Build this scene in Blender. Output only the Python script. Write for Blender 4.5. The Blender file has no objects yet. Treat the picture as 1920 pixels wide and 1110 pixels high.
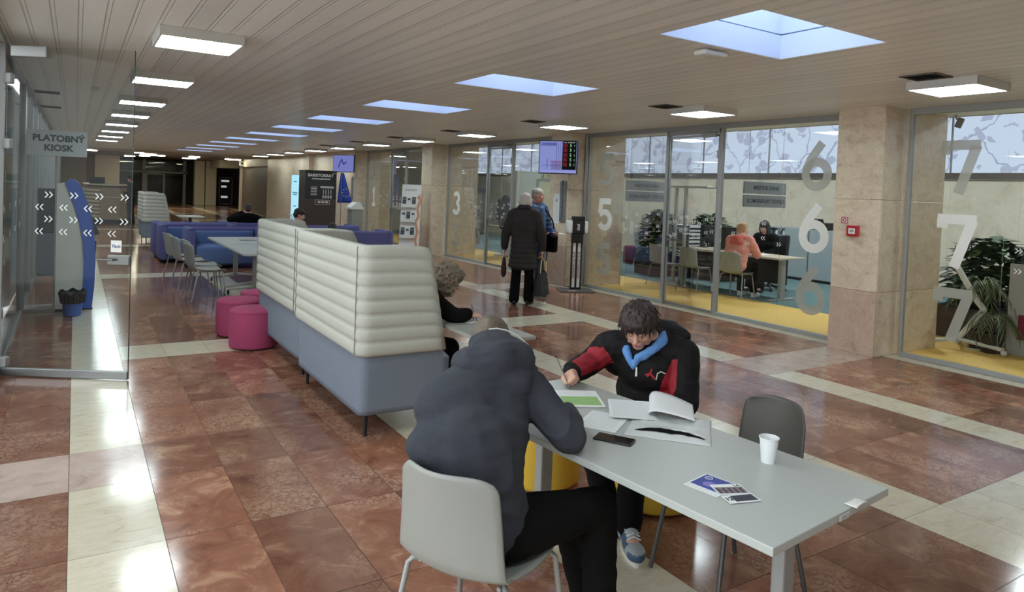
import bpy, bmesh, math, random
from mathutils import Vector as V, Matrix, Euler, noise as mnoise
random.seed(7)
scene = bpy.context.scene
COL = scene.collection
PI = math.pi
def R(d): return math.radians(d)

# ---------------------------------------------------------------- mesh builder
class MB:
    def __init__(s): s.v = []; s.f = []; s.mi = []; s.cur = 0
    def add(s, vs, fs, M=None):
        o = len(s.v)
        if M is not None: vs = [M @ V(p) for p in vs]
        s.v += [tuple(p) for p in vs]
        for f in fs: s.f.append(tuple(i + o for i in f)); s.mi.append(s.cur)
        return s
    def bm(s, b, M=None):
        b.verts.index_update()
        s.add([v.co.copy() for v in b.verts], [[v.index for v in f.verts] for f in b.faces], M); b.free(); return s
    def box(s, c, d, bev=0.0, seg=2, rot=None):
        b = bmesh.new(); bmesh.ops.create_cube(b, size=1)
        for v in b.verts: v.co = V((v.co.x * d[0], v.co.y * d[1], v.co.z * d[2]))
        if bev > 0:
            bmesh.ops.bevel(b, geom=list(b.edges), offset=bev, segments=seg, profile=.5, affect='EDGES')
        M = Matrix.Translation(V(c))
        if rot is not None: M = M @ Euler(rot).to_matrix().to_4x4()
        return s.bm(b, M)
    def bx(s, x0, x1, y0, y1, z0, z1, bev=0, seg=2):
        return s.box(((x0 + x1) / 2, (y0 + y1) / 2, (z0 + z1) / 2), (abs(x1 - x0), abs(y1 - y0), abs(z1 - z0)), bev, seg)
    def ring(s, c, ax, u, w, r1, r2, n): return [c + u * (r1 * math.cos(2 * PI * k / n)) + w * (r2 * math.sin(2 * PI * k / n)) for k in range(n)]
    def tube(s, pts, r, n=8, cap=True, closed=False):
        pts = [V(p) for p in pts]; rs = r if isinstance(r, (list, tuple)) else [r] * len(pts)
        m = len(pts); vs = []; fs = []; up = None
        for i, p in enumerate(pts):
            if closed: t = pts[(i + 1) % m] - pts[i - 1]
            else: t = (pts[min(i + 1, m - 1)] - pts[max(i - 1, 0)])
            t.normalize()
            if up is None:
                up = t.orthogonal()
            up = (up - t * up.dot(t)).normalized(); w = t.cross(up)
            vs += s.ring(p, t, up, w, rs[i], rs[i], n)
        for i in range(m if closed else m - 1):
            for k in range(n):
                a = i * n + k; b2 = i * n + (k + 1) % n; j = (i + 1) % m
                fs.append((a, b2, j * n + (k + 1) % n, j * n + k))
        if cap and not closed:
            fs.append(tuple(range(n))[::-1]); fs.append(tuple((m - 1) * n + k for k in range(n)))
        return s.add(vs, fs)
    def cyl(s, p0, p1, r0, r1=None, n=16): return s.tube([p0, p1], [r0, r0 if r1 is None else r1], n)
    def caps(s, p0, p1, r0, r1, n=12, k=4):
        p0 = V(p0); p1 = V(p1); t = p1 - p0
        if t.length < 1e-5: t = V((0, 0, 1e-4))
        d = t.normalized(); u = d.orthogonal().normalized(); w = d.cross(u); vs = []; fs = []; rings = []
        for i in range(1, k + 1):
            a = PI / 2 * (1 - i / k); rings.append((p0 - d * (r0 * math.sin(a)), r0 * math.cos(a)))
        for i in range(0, k):
            a = PI / 2 * i / k; rings.append((p1 + d * (r1 * math.sin(a)), r1 * math.cos(a)))
        vs.append(p0 - d * r0)
        for c, r in rings: vs += s.ring(c, d, u, w, r, r, n)
        vs.append(p1 + d * r1); m = len(rings)
        for q in range(n): fs.append((0, 1 + (q + 1) % n, 1 + q))
        for i in range(m - 1):
            for q in range(n): fs.append((1 + i * n + q, 1 + i * n + (q + 1) % n, 1 + (i + 1) * n + (q + 1) % n, 1 + (i + 1) * n + q))
        L = 1 + m * n
        for q in range(n): fs.append((L, 1 + (m - 1) * n + q, 1 + (m - 1) * n + (q + 1) % n))
        return s.add(vs, fs)
    def chain(s, pts, rs, n=12):
        for i in range(len(pts) - 1): s.caps(pts[i], pts[i + 1], rs[i], rs[i + 1], n)
        return s
    def ell(s, c, r, rot=None, n=20, m=12):
        b = bmesh.new(); bmesh.ops.create_uvsphere(b, u_segments=n, v_segments=m, radius=1)
        M = Matrix.Translation(V(c))
        if rot is not None: M = M @ (rot.to_4x4() if isinstance(rot, Matrix) else Euler(rot).to_matrix().to_4x4())
        M = M @ Matrix.Diagonal(V((r[0], r[1], r[2], 1)))
        return s.bm(b, M)
    def lathe(s, prof, c=(0, 0, 0), n=32):
        vs = []; fs = []
        for r, z in prof: vs += [(c[0] + r * math.cos(2 * PI * k / n), c[1] + r * math.sin(2 * PI * k / n), c[2] + z) for k in range(n)]
        for i in range(len(prof) - 1):
            for k in range(n): fs.append((i * n + k, i * n + (k + 1) % n, (i + 1) * n + (k + 1) % n, (i + 1) * n + k))
        fs.append(tuple(range(n))[::-1]); fs.append(tuple((len(prof) - 1) * n + k for k in range(n)))
        return s.add(vs, fs)
    def prism(s, poly, h0, h1, M=None):
        n = len(poly); vs = [(x, y, h0) for x, y in poly] + [(x, y, h1) for x, y in poly]
        fs = [tuple(range(n))[::-1], tuple(range(n, 2 * n))] + [(i, (i + 1) % n, n + (i + 1) % n, n + i) for i in range(n)]
        return s.add(vs, fs, M)
    def grid(s, P, nu, nv, closed_u=False):
        vs = [P(i / (nu if closed_u else nu - 1), j / (nv - 1)) for j in range(nv) for i in range(nu)]; fs = []
        for j in range(nv - 1):
            for i in range(nu if closed_u else nu - 1):
                a = j * nu + i; b = j * nu + (i + 1) % nu
                fs.append((a, b, b + nu, a + nu))
        return s.add(vs, fs)
    def sheet(s, P, nu, nv, N):        # closed thin shell: P(u,v) front, N(u,v) offset vector to the back
        A = [V(P(i / (nu - 1), j / (nv - 1))) for j in range(nv) for i in range(nu)]
        B = [V(P(i / (nu - 1), j / (nv - 1))) + V(N(i / (nu - 1), j / (nv - 1))) for j in range(nv) for i in range(nu)]
        K = nu * nv; fs = []
        for j in range(nv - 1):
            for i in range(nu - 1):
                a = j * nu + i; fs.append((a, a + 1, a + nu + 1, a + nu)); fs.append((K + a, K + a + nu, K + a + nu + 1, K + a + 1))
        bd = [i for i in range(nu)] + [j * nu + nu - 1 for j in range(1, nv)] + [(nv - 1) * nu + i for i in range(nu - 2, -1, -1)] + [j * nu for j in range(nv - 2, 0, -1)]
        for q in range(len(bd)):
            a = bd[q]; b = bd[(q + 1) % len(bd)]; fs.append((a, K + a, K + b, b))
        return s.add(A + B, fs)
    def ribbon(s, pts, w, h0, h1, M=None, closed=False):     # flat stroke in xy extruded h0..h1
        pts = [V((p[0], p[1])) for p in pts]; n = len(pts); L = []; Rr = []
        for i in range(n):
            if closed: a = (pts[i] - pts[i - 1]).normalized(); b = (pts[(i + 1) % n] - pts[i]).normalized()
            else:
                a = (pts[i] - pts[i - 1]).normalized() if i > 0 else (pts[1] - pts[0]).normalized()
                b = (pts[i + 1] - pts[i]).normalized() if i < n - 1 else a
            t = (a + b)
            t = t.normalized() if t.length > 1e-6 else a
            nn = V((-t.y, t.x)); k = 1 / max(.45, nn.dot(V((-a.y, a.x))))
            L.append(pts[i] + nn * (w / 2 * k)); Rr.append(pts[i] - nn * (w / 2 * k))
        for i in range(n if closed else n - 1):
            j = (i + 1) % n
            s.prism([L[i], Rr[i], Rr[j], L[j]], h0, h1, M)
        return s
    def mesh(s, name):
        me = bpy.data.meshes.new(name); me.from_pydata(s.v, [], s.f)
        b = bmesh.new(); b.from_mesh(me); bmesh.ops.recalc_face_normals(b, faces=b.faces); b.to_mesh(me); b.free()
        return me

def link(name, me, mats, parent=None, smooth=False, mi=None):
    o = bpy.data.objects.new(name, me); COL.objects.link(o)
    if not isinstance(mats, (list, tuple)): mats = [mats]
    for m in mats: me.materials.append(m)
    if mi and len(mats) > 1: me.polygons.foreach_set('material_index', mi)
    if smooth:
        me.polygons.foreach_set('use_smooth', [True] * len(me.polygons))
        if smooth != 'all':
            b = bmesh.new(); b.from_mesh(me)
            for e in b.edges:
                if len(e.link_faces) == 2 and e.calc_face_angle(0) > R(38): e.smooth = False
            b.to_mesh(me); b.free()
    if parent is not None: o.parent = parent
    return o
def P(name, mb, mats, parent=None, smooth=False, label=None, kind=None):
    o = link(name, mb.mesh(name), mats, parent, smooth, mb.mi)
    if label: o['label'] = label
    if kind: o['kind'] = kind
    return o
def tag(o, label, cat, group=None, kind=None):
    o['label'] = label; o['category'] = cat
    if group: o['group'] = group
    if kind: o['kind'] = kind
    return o
def T(name, label, cat, loc=(0, 0, 0), rz=0.0, group=None):
    o = bpy.data.objects.new(name, None); COL.objects.link(o); o.empty_display_size = .1
    o.location = loc; o.rotation_euler = (0, 0, rz)
    return tag(o, label, cat, group)
def S(name, mb, mats, parent=None, smooth=False, label=None):
    o = P(name, mb, mats, parent, smooth, label); o['kind'] = 'structure'; return o
def SE(name, label=None, loc=(0, 0, 0), rz=0):
    o = bpy.data.objects.new(name, None); COL.objects.link(o); o['kind'] = 'structure'; o.location = loc; o.rotation_euler = (0, 0, rz)
    if label: o['label'] = label
    return o
def dup(root, loc, rz, label, group=None):
    r = root.copy(); COL.objects.link(r); r.location = loc; r.rotation_euler = (0, 0, rz); r['label'] = label
    if group: r['group'] = group
    def kids(a, b):
        for ch in list(a.children):
            c = ch.copy(); COL.objects.link(c); c.parent = b; kids(ch, c)
    kids(root, r); return r
def fuse(name, mb, mats, parent, voxel=.012, sm=6, wr=0.0, ws=9.0, label=None, disp=None):
    """merge overlapping lumps into one continuous smooth surface"""
    me = mb.mesh(name + '_src'); o = bpy.data.objects.new(name + '_src', me); COL.objects.link(o)
    m = o.modifiers.new('r', 'REMESH'); m.mode = 'VOXEL'; m.voxel_size = voxel; m.adaptivity = 0
    if sm:
        q = o.modifiers.new('s', 'SMOOTH'); q.factor = .5; q.iterations = sm
    dg = bpy.context.evaluated_depsgraph_get(); ev = o.evaluated_get(dg)
    nm = bpy.data.meshes.new_from_object(ev); nm.name = name
    bpy.data.objects.remove(o); bpy.data.meshes.remove(me)
    if wr or disp:
        nor = [v.normal.copy() for v in nm.vertices]
        for v, n in zip(nm.vertices, nor):
            d = 0
            if wr:
                p = v.co
                d = wr * (mnoise.noise(V((p.x * ws, p.y * ws, p.z * ws * 1.9))) + .5 * mnoise.noise(V((p.x * ws * 2.3 + 5, p.y * ws * 2.3, p.z * ws * 4))))
            if disp: d += disp(v.co)
            v.co = v.co + n * d
    return_o = link(name, nm, mats, parent, 'all')
    if label: return_o['label'] = label
    return return_o
def tmesh(mb, s, size, M, depth=.002, bold=0.0, align='CENTER', spacing=1.0):
    c = bpy.data.curves.new('t', 'FONT'); c.body = s; c.size = size; c.align_x = align; c.align_y = 'CENTER'; c.extrude = depth / 2; c.offset = bold
    c.resolution_u = 3; c.space_character = spacing
    o = bpy.data.objects.new('t', c); COL.objects.link(o)
    dg = bpy.context.evaluated_depsgraph_get(); me = bpy.data.meshes.new_from_object(o.evaluated_get(dg))
    mb.add([v.co.copy() for v in me.vertices], [tuple(p.vertices) for p in me.polygons], M)
    bpy.data.objects.remove(o); bpy.data.curves.remove(c); bpy.data.meshes.remove(me)
    return mb
def frame(o, xd, yd):       # matrix placing local xy plane: x along xd, y along yd, z = xd x yd
    xd = V(xd).normalized(); yd = V(yd); yd = (yd - xd * yd.dot(xd)).normalized(); z = xd.cross(yd)
    M = Matrix((xd, yd, z)).transposed().to_4x4(); M.translation = V(o); return M

# ---------------------------------------------------------------- materials
def lin(c): return tuple((x / 255 / 12.92 if x / 255 <= .04045 else ((x / 255 + .055) / 1.055) ** 2.4) for x in c) + (1,)
def newmat(name):
    m = bpy.data.materials.new(name); m.use_nodes = True; nt = m.node_tree; return m, nt, nt.nodes['Principled BSDF']
def mat(name, c, rough=.5, metal=0, spec=.5, var=0.0, vs=8, bump=0.0, bs=60, em=None, es=0, alpha=None, sheen=0):
    m, nt, b = newmat(name); b.inputs['Base Color'].default_value = lin(c); b.inputs['Roughness'].default_value = rough; b.inputs['Metallic'].default_value = metal
    b.inputs['Specular IOR Level'].default_value = spec
    if sheen: b.inputs['Sheen Weight'].default_value = sheen
    if em: b.inputs['Emission Color'].default_value = lin(em); b.inputs['Emission Strength'].default_value = es
    if var or bump:
        tc = nt.nodes.new('ShaderNodeTexCoord')
        if var:
            n = nt.nodes.new('ShaderNodeTexNoise'); n.inputs['Scale'].default_value = vs; n.inputs['Detail'].default_value = 5
            r = nt.nodes.new('ShaderNodeMix'); r.data_type = 'RGBA'
            a = lin([max(0, x * (1 - var)) for x in c]); d = lin([min(255, x * (1 + var)) for x in c])
            r.inputs[6].default_value = a; r.inputs[7].default_value = d
            nt.links.new(tc.outputs['Object'], n.inputs['Vector']); nt.links.new(n.outputs['Fac'], r.inputs[0]); nt.links.new(r.outputs[2], b.inputs['Base Color'])
        if bump:
            n = nt.nodes.new('ShaderNodeTexNoise'); n.inputs['Scale'].default_value = bs; n.inputs['Detail'].default_value = 3
            q = nt.nodes.new('ShaderNodeBump'); q.inputs['Strength'].default_value = bump; q.inputs['Distance'].default_value = .01
            nt.links.new(tc.outputs['Object'], n.inputs['Vector']); nt.links.new(n.outputs['Fac'], q.inputs['Height']); nt.links.new(q.outputs['Normal'], b.inputs['Normal'])
    return m
def emit(name, c, s):
    m = bpy.data.materials.new(name); m.use_nodes = True; nt = m.node_tree; nt.nodes.clear()
    e = nt.nodes.new('ShaderNodeEmission'); e.inputs[0].default_value = lin(c); e.inputs[1].default_value = s
    o = nt.nodes.new('ShaderNodeOutputMaterial'); nt.links.new(e.outputs[0], o.inputs[0]); return m
def thin_glass(name, tint=(236, 242, 240), refl=1.0, rough=0.0):
    m = bpy.data.materials.new(name); m.use_nodes = True; nt = m.node_tree; nt.nodes.clear()
    t = nt.nodes.new('ShaderNodeBsdfTransparent'); t.inputs[0].default_value = lin(tint)
    g = nt.nodes.new('ShaderNodeBsdfGlossy'); g.inputs['Roughness'].default_value = rough
    f = nt.nodes.new('ShaderNodeFresnel'); f.inputs[0].default_value = 1.45
    k = nt.nodes.new('ShaderNodeMath'); k.operation = 'MULTIPLY'; k.inputs[1].default_value = refl
    x = nt.nodes.new('ShaderNodeMixShader'); o = nt.nodes.new('ShaderNodeOutputMaterial')
    nt.links.new(f.outputs[0], k.inputs[0]); nt.links.new(k.outputs[0], x.inputs[0]); nt.links.new(t.outputs[0], x.inputs[1]); nt.links.new(g.outputs[0], x.inputs[2]); nt.links.new(x.outputs[0], o.inputs[0]); return m
def film(name, c, op):      # translucent self-adhesive film on glass
    m = bpy.data.materials.new(name); m.use_nodes = True; nt = m.node_tree; nt.nodes.clear()
    t = nt.nodes.new('ShaderNodeBsdfTransparent'); d = nt.nodes.new('ShaderNodeBsdfDiffuse'); d.inputs[0].default_value = lin(c)
    x = nt.nodes.new('ShaderNodeMixShader'); x.inputs[0].default_value = op; o = nt.nodes.new('ShaderNodeOutputMaterial')
    nt.links.new(t.outputs[0], x.inputs[1]); nt.links.new(d.outputs[0], x.inputs[2]); nt.links.new(x.outputs[0], o.inputs[0]); return m
def ramp(nt, pos):
    r = nt.nodes.new('ShaderNodeValToRGB'); el = r.color_ramp.elements
    while len(el) < len(pos): el.new(.5)
    for e, (p, c) in zip(el, pos): e.position = p; e.color = lin(c)
    return r
def marble(name, cols, rough=.16, scale=5, stretch=(1, 1, 1), vor=0.0, vcol=(150, 118, 98), useattr=True, coat=0.0, spec=.5, rvar=.22, pits=0):
    m, nt, b = newmat(name); tc = nt.nodes.new('ShaderNodeTexCoord'); L = nt.links.new
    vec = tc.outputs['Object']
    mp = nt.nodes.new('ShaderNodeMapping'); mp.inputs['Scale'].default_value = stretch
    if useattr:
        at = nt.nodes.new('ShaderNodeAttribute'); at.attribute_name = 'rnd'
        cm = nt.nodes.new('ShaderNodeCombineXYZ'); mu = nt.nodes.new('ShaderNodeMath'); mu.operation = 'MULTIPLY'; mu.inputs[1].default_value = 50
        L(at.outputs['Fac'], mu.inputs[0]); L(mu.outputs[0], cm.inputs[0]); L(mu.outputs[0], cm.inputs[2])
        ad = nt.nodes.new('ShaderNodeVectorMath'); ad.operation = 'ADD'; L(vec, ad.inputs[0]); L(cm.outputs[0], ad.inputs[1]); vec = ad.outputs[0]
    L(vec, mp.inputs['Vector'])
    n = nt.nodes.new('ShaderNodeTexNoise'); n.inputs['Scale'].default_value = scale; n.inputs['Detail'].default_value = 9; n.inputs['Roughness'].default_value = .68; n.inputs['Distortion'].default_value = .9
    L(mp.outputs[0], n.inputs['Vector']); r = ramp(nt, cols); L(n.outputs['Fac'], r.inputs[0]); out = r.outputs[0]
    if vor:
        v = nt.nodes.new('ShaderNodeTexVoronoi'); v.inputs['Scale'].default_value = scale * 5; v.feature = 'DISTANCE_TO_EDGE'
        nd = nt.nodes.new('ShaderNodeTexNoise'); nd.inputs['Scale'].default_value = scale * 3; nd.inputs['Detail'].default_value = 4
        L(mp.outputs[0], nd.inputs['Vector'])
        va = nt.nodes.new('ShaderNodeVectorMath'); va.operation = 'MULTIPLY_ADD'; va.inputs[1].default_value = (.15, .15, .15); L(nd.outputs['Color'], va.inputs[0]); L(mp.outputs[0], va.inputs[2])
        L(va.outputs[0], v.inputs['Vector'])
        n2 = nt.nodes.new('ShaderNodeTexNoise'); n2.inputs['Scale'].default_value = scale * .35; n2.inputs['Detail'].default_value = 2; L(mp.outputs[0], n2.inputs['Vector'])
        r2 = ramp(nt, [(.48, (0, 0, 0)), (.62, (255, 255, 255))]); L(n2.outputs['Fac'], r2.inputs[0])
        r3 = ramp(nt, [(.02, (0, 0, 0)), (.16, (255, 255, 255))]); L(v.outputs['Distance'], r3.inputs[0])
        mu2 = nt.nodes.new('ShaderNodeMath'); mu2.operation = 'MULTIPLY'; L(r2.outputs[0], mu2.inputs[0]); L(r3.outputs[0], mu2.inputs[1])
        mu3 = nt.nodes.new('ShaderNodeMath'); mu3.operation = 'MULTIPLY'; mu3.inputs[1].default_value = vor; L(mu2.outputs[0], mu3.inputs[0])
        mx = nt.nodes.new('ShaderNodeMix'); mx.data_type = 'RGBA'; mx.inputs[7].default_value = lin(vcol); L(mu3.outputs[0], mx.inputs[0]); L(out, mx.inputs[6]); out = mx.outputs[2]
    if pits:
        pn = nt.nodes.new('ShaderNodeTexNoise'); pn.inputs['Scale'].default_value = 42; pn.inputs['Detail'].default_value = 3; pn.inputs['Roughness'].default_value = .6
        L(mp.outputs[0], pn.inputs['Vector']); pr = ramp(nt, [(.30, (96, 78, 64)), (.40, (200, 184, 166)), (.46, (255, 255, 255))]); L(pn.outputs['Fac'], pr.inputs[0])
        pm = nt.nodes.new('ShaderNodeMix'); pm.data_type = 'RGBA'; pm.blend_type = 'MULTIPLY'; pm.inputs[0].default_value = pits; L(out, pm.inputs[6]); L(pr.outputs[0], pm.inputs[7]); out = pm.outputs[2]
    if useattr and rvar:
        hs = nt.nodes.new('ShaderNodeHueSaturation'); ma = nt.nodes.new('ShaderNodeMapRange'); ma.inputs['To Min'].default_value = 1 - rvar; ma.inputs['To Max'].default_value = 1 + rvar * .7
        fr = nt.nodes.new('ShaderNodeMath'); fr.operation = 'FRACT'; m9 = nt.nodes.new('ShaderNodeMath'); m9.operation = 'MULTIPLY'; m9.inputs[1].default_value = 7.31
        L(at.outputs['Fac'], m9.inputs[0]); L(m9.outputs[0], fr.inputs[0]); L(fr.outputs[0], ma.inputs['Value']); L(ma.outputs[0], hs.inputs['Value']); L(out, hs.inputs['Color']); out = hs.outputs[0]
    L(out, b.inputs['Base Color']); b.inputs['Roughness'].default_value = rough; b.inputs['Specular IOR Level'].default_value = spec
    return m
# ---------------------------------------------------------------- material library
M = {}
M['red'] = marble('red_marble', [(.25, (92, 56, 43)), (.42, (128, 84, 66)), (.55, (141, 97, 77)), (.72, (182, 144, 117)), (.85, (128, 90, 74))], rough=.13, scale=4.5, rvar=.3, vor=.55, vcol=(186, 152, 128))
M['cream'] = marble('cream_marble', [(.28, (170, 157, 132)), (.40, (201, 191, 167)), (.6, (212, 204, 182)), (.8, (186, 174, 150))], rough=.14, scale=6, stretch=(1, 2.5, 1), rvar=.06)
M['pink'] = marble('pink_marble', [(.28, (150, 126, 116)), (.45, (184, 162, 150)), (.62, (194, 174, 162)), (.8, (166, 142, 132))], rough=.14, scale=6, rvar=.06)
M['grout'] = mat('grout', (92, 74, 62), .7)
M['trav'] = marble('travertine', [(.26, (152, 132, 112)), (.38, (203, 184, 160)), (.52, (216, 200, 176)), (.68, (222, 208, 187)), (.84, (196, 178, 156))], rough=.3, scale=4.5, stretch=(1, 1, 1.6), rvar=.05, pits=.22)
M['trav_pale'] = marble('travertine_pale', [(.26, (178, 164, 142)), (.42, (204, 194, 174)), (.6, (214, 205, 187)), (.84, (192, 180, 160))], rough=.35, scale=2.5, rvar=.04)
M['trav_pink'] = marble('travertine_pink', [(.26, (150, 122, 104)), (.4, (188, 164, 146)), (.58, (200, 178, 160)), (.8, (176, 152, 134))], rough=.3, scale=5, rvar=.05, pits=.22)
M['alu'] = mat('brushed_aluminium', (150, 152, 152), .38, .85)
M['alu2'] = mat('grey_painted_metal', (158, 160, 158), .45, .2)
M['steel'] = mat('steel', (165, 165, 162), .25, .95)
M['dark'] = mat('black_plastic', (22, 22, 23), .4)
M['darkmetal'] = mat('dark_metal', (38, 38, 40), .4, .5)
M['white'] = mat('white_plastic', (226, 226, 222), .4)
M['glass'] = thin_glass('clear_glass', (252, 253, 252), refl=.45)
M['glass2'] = thin_glass('door_glass', (250, 252, 251), refl=.16)
M['film_white'] = film('white_vinyl', (238, 238, 232), .93)
M['film_grey'] = film('frosted_vinyl', (186, 186, 176), .6)
M['film_chev'] = film('chevron_vinyl', (238, 240, 240), .85)
M['lamp'] = emit('light_diffuser', (230, 246, 250), 11.5)
M['lamp_office'] = emit('office_light_diffuser', (236, 247, 252), 44.0)
M['lampwarm'] = emit('warm_tube', (255, 249, 220), 24.0)
M['frame_white'] = mat('luminaire_frame', (205, 205, 200), .45)
M['well'] = mat('skylight_well', (205, 216, 234), .5)
M['skypane'] = emit('skylight_pane', (180, 206, 250), .9)
M['wallplain'] = mat('plain_wall', (178, 168, 152), .7, var=.05, vs=3)
M['brownwall'] = mat('brown_panel', (88, 72, 60), .5, var=.08, vs=4)
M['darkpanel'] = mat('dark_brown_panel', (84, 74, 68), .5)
M['yellow_floor'] = mat('yellow_carpet', (224, 186, 98), .8, var=.06, vs=20)
M['teal_floor'] = mat('teal_carpet', (84, 112, 114), .9, var=.1, vs=25)
M['grey_plastic'] = mat('grey_chair_plastic', (152, 154, 149), .42, bump=.03, bs=400)
M['dgrey_plastic'] = mat('dark_grey_chair_plastic', (86, 84, 80), .5)
M['tabletop'] = mat('grey_laminate', (176, 181, 177), .36, bump=.015, bs=300)
M['paper'] = mat('paper', (226, 229, 230), .7)
M['skin'] = mat('skin', (206, 160, 138), .55, var=.05, vs=30)
M['skin2'] = mat('skin_ruddy', (196, 142, 120), .55, var=.06, vs=30)
M['ink'] = mat('dark_ink', (52, 54, 58), .7)

# ceiling strips: linear panels running along the hall with a groove every 10 cm
m, nt, b = newmat('ceiling_strips'); tc = nt.nodes.new('ShaderNodeTexCoord'); sx = nt.nodes.new('ShaderNodeSeparateXYZ'); L = nt.links.new
L(tc.outputs['Object'], sx.inputs[0])
d = nt.nodes.new('ShaderNodeMath'); d.operation = 'DIVIDE'; d.inputs[1].default_value = .165; L(sx.outputs[0], d.inputs[0])
fl = nt.nodes.new('ShaderNodeMath'); fl.operation = 'FLOOR'; L(d.outputs[0], fl.inputs[0])
fr = nt.nodes.new('ShaderNodeMath'); fr.operation = 'FRACT'; L(d.outputs[0], fr.inputs[0])
r1 = ramp(nt, [(0.0, (60, 56, 52)), (.035, (60, 56, 52)), (.06, (255, 255, 255)), (.15, (255, 255, 255)), (.165, (110, 104, 98)), (.19, (110, 104, 98)), (.205, (255, 255, 255)), (.97, (255, 255, 255)), (1, (150, 146, 140))]); L(fr.outputs[0], r1.inputs[0])
wn = nt.nodes.new('ShaderNodeTexWhiteNoise'); wn.noise_dimensions = '1D'; L(fl.outputs[0], wn.inputs['W'])
mr = nt.nodes.new('ShaderNodeMapRange'); mr.inputs['To Min'].default_value = .93; mr.inputs['To Max'].default_value = 1.04; L(wn.outputs['Value'], mr.inputs['Value'])
hs = nt.nodes.new('ShaderNodeHueSaturation'); hs.inputs['Color'].default_value = lin((246, 245, 240)); L(mr.outputs[0], hs.inputs['Value'])
mx = nt.nodes.new('ShaderNodeMix'); mx.data_type = 'RGBA'; mx.blend_type = 'MULTIPLY'; mx.inputs[0].default_value = .34; L(hs.outputs[0], mx.inputs[6]); L(r1.outputs[0], mx.inputs[7]); L(mx.outputs[2], b.inputs['Base Color'])
nn = nt.nodes.new('ShaderNodeTexNoise'); nn.inputs['Scale'].default_value = 1.6; mp = nt.nodes.new('ShaderNodeMapping'); mp.inputs['Scale'].default_value = (3, .8, 1); L(tc.outputs['Object'], mp.inputs[0]); L(mp.outputs[0], nn.inputs['Vector'])
bp = nt.nodes.new('ShaderNodeBump'); bp.inputs['Strength'].default_value = .6; bp.inputs['Distance'].default_value = .006; L(r1.outputs[0], bp.inputs['Height'])
bp2 = nt.nodes.new('ShaderNodeBump'); bp2.inputs['Strength'].default_value = .25; bp2.inputs['Distance'].default_value = .02; L(nn.outputs['Fac'], bp2.inputs['Height']); L(bp.outputs[0], bp2.inputs['Normal']); L(bp2.outputs[0], b.inputs['Normal'])
b.inputs['Roughness'].default_value = .33; b.inputs['Specular IOR Level'].default_value = .6
M['ceil'] = m

# printed city-map film on the clerestory (a lit window)
m = bpy.data.materials.new('map_film'); m.use_nodes = True; nt = m.node_tree; nt.nodes.clear(); L = nt.links.new
tc = nt.nodes.new('ShaderNodeTexCoord'); ns = nt.nodes.new('ShaderNodeTexNoise'); ns.inputs['Scale'].default_value = 2.2; ns.inputs['Detail'].default_value = 5; L(tc.outputs['Object'], ns.inputs['Vector'])
va = nt.nodes.new('ShaderNodeVectorMath'); va.operation = 'MULTIPLY_ADD'; va.inputs[1].default_value = (.5, .5, .5); L(ns.outputs['Color'], va.inputs[0]); L(tc.outputs['Object'], va.inputs[2])
vo = nt.nodes.new('ShaderNodeTexVoronoi'); vo.feature = 'DISTANCE_TO_EDGE'; vo.inputs['Scale'].default_value = 1.1; L(va.outputs[0], vo.inputs['Vector'])
v2 = nt.nodes.new('ShaderNodeTexVoronoi'); v2.inputs['Scale'].default_value = 4.6; L(va.outputs[0], v2.inputs['Vector'])
v3 = nt.nodes.new('ShaderNodeTexVoronoi'); v3.feature = 'DISTANCE_TO_EDGE'; v3.inputs['Scale'].default_value = 4.6; L(va.outputs[0], v3.inputs['Vector'])
ra = ramp(nt, [(0.0, (0, 0, 0)), (.012, (0, 0, 0)), (.02, (255, 255, 255))]); L(vo.outputs['Distance'], ra.inputs[0])
sep = nt.nodes.new('ShaderNodeSeparateColor'); L(v2.outputs['Color'], sep.inputs[0])
gt = nt.nodes.new('ShaderNodeMath'); gt.operation = 'GREATER_THAN'; gt.inputs[1].default_value = .7; L(sep.outputs[0], gt.inputs[0])
g2 = nt.nodes.new('ShaderNodeMath'); g2.operation = 'GREATER_THAN'; g2.inputs[1].default_value = .05; L(v3.outputs['Distance'], g2.inputs[0])
mm = nt.nodes.new('ShaderNodeMath'); mm.operation = 'MULTIPLY'; L(gt.outputs[0], mm.inputs[0]); L(g2.outputs[0], mm.inputs[1])
n5 = nt.nodes.new('ShaderNodeTexNoise'); n5.inputs['Scale'].default_value = .55; L(tc.outputs['Object'], n5.inputs['Vector'])
g3 = nt.nodes.new('ShaderNodeMath'); g3.operation = 'GREATER_THAN'; g3.inputs[1].default_value = .5; L(n5.outputs['Fac'], g3.inputs[0])
m2 = nt.nodes.new('ShaderNodeMath'); m2.operation = 'MULTIPLY'; L(mm.outputs[0], m2.inputs[0]); L(g3.outputs[0], m2.inputs[1])
c1 = nt.nodes.new('ShaderNodeMix'); c1.data_type = 'RGBA'; c1.inputs[6].default_value = lin((163, 176, 204)); c1.inputs[7].default_value = lin((208, 224, 246)); L(ra.outputs[0], c1.inputs[0])
c2 = nt.nodes.new('ShaderNodeMix'); c2.data_type = 'RGBA'; c2.inputs[7].default_value = lin((176, 186, 212)); L(m2.outputs[0], c2.inputs[0]); L(c1.outputs[2], c2.inputs[6])
e = nt.nodes.new('ShaderNodeEmission'); e.inputs[1].default_value = .46; L(c2.outputs[2], e.inputs[0]); o = nt.nodes.new('ShaderNodeOutputMaterial'); L(e.outputs[0], o.inputs[0])
M['map'] = m

def set_rnd(o, vals=None):
    me = o.data; a = me.attributes.new('rnd', 'FLOAT', 'FACE')
    a.data.foreach_set('value', vals if vals else [random.random()] * len(me.polygons))

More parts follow.
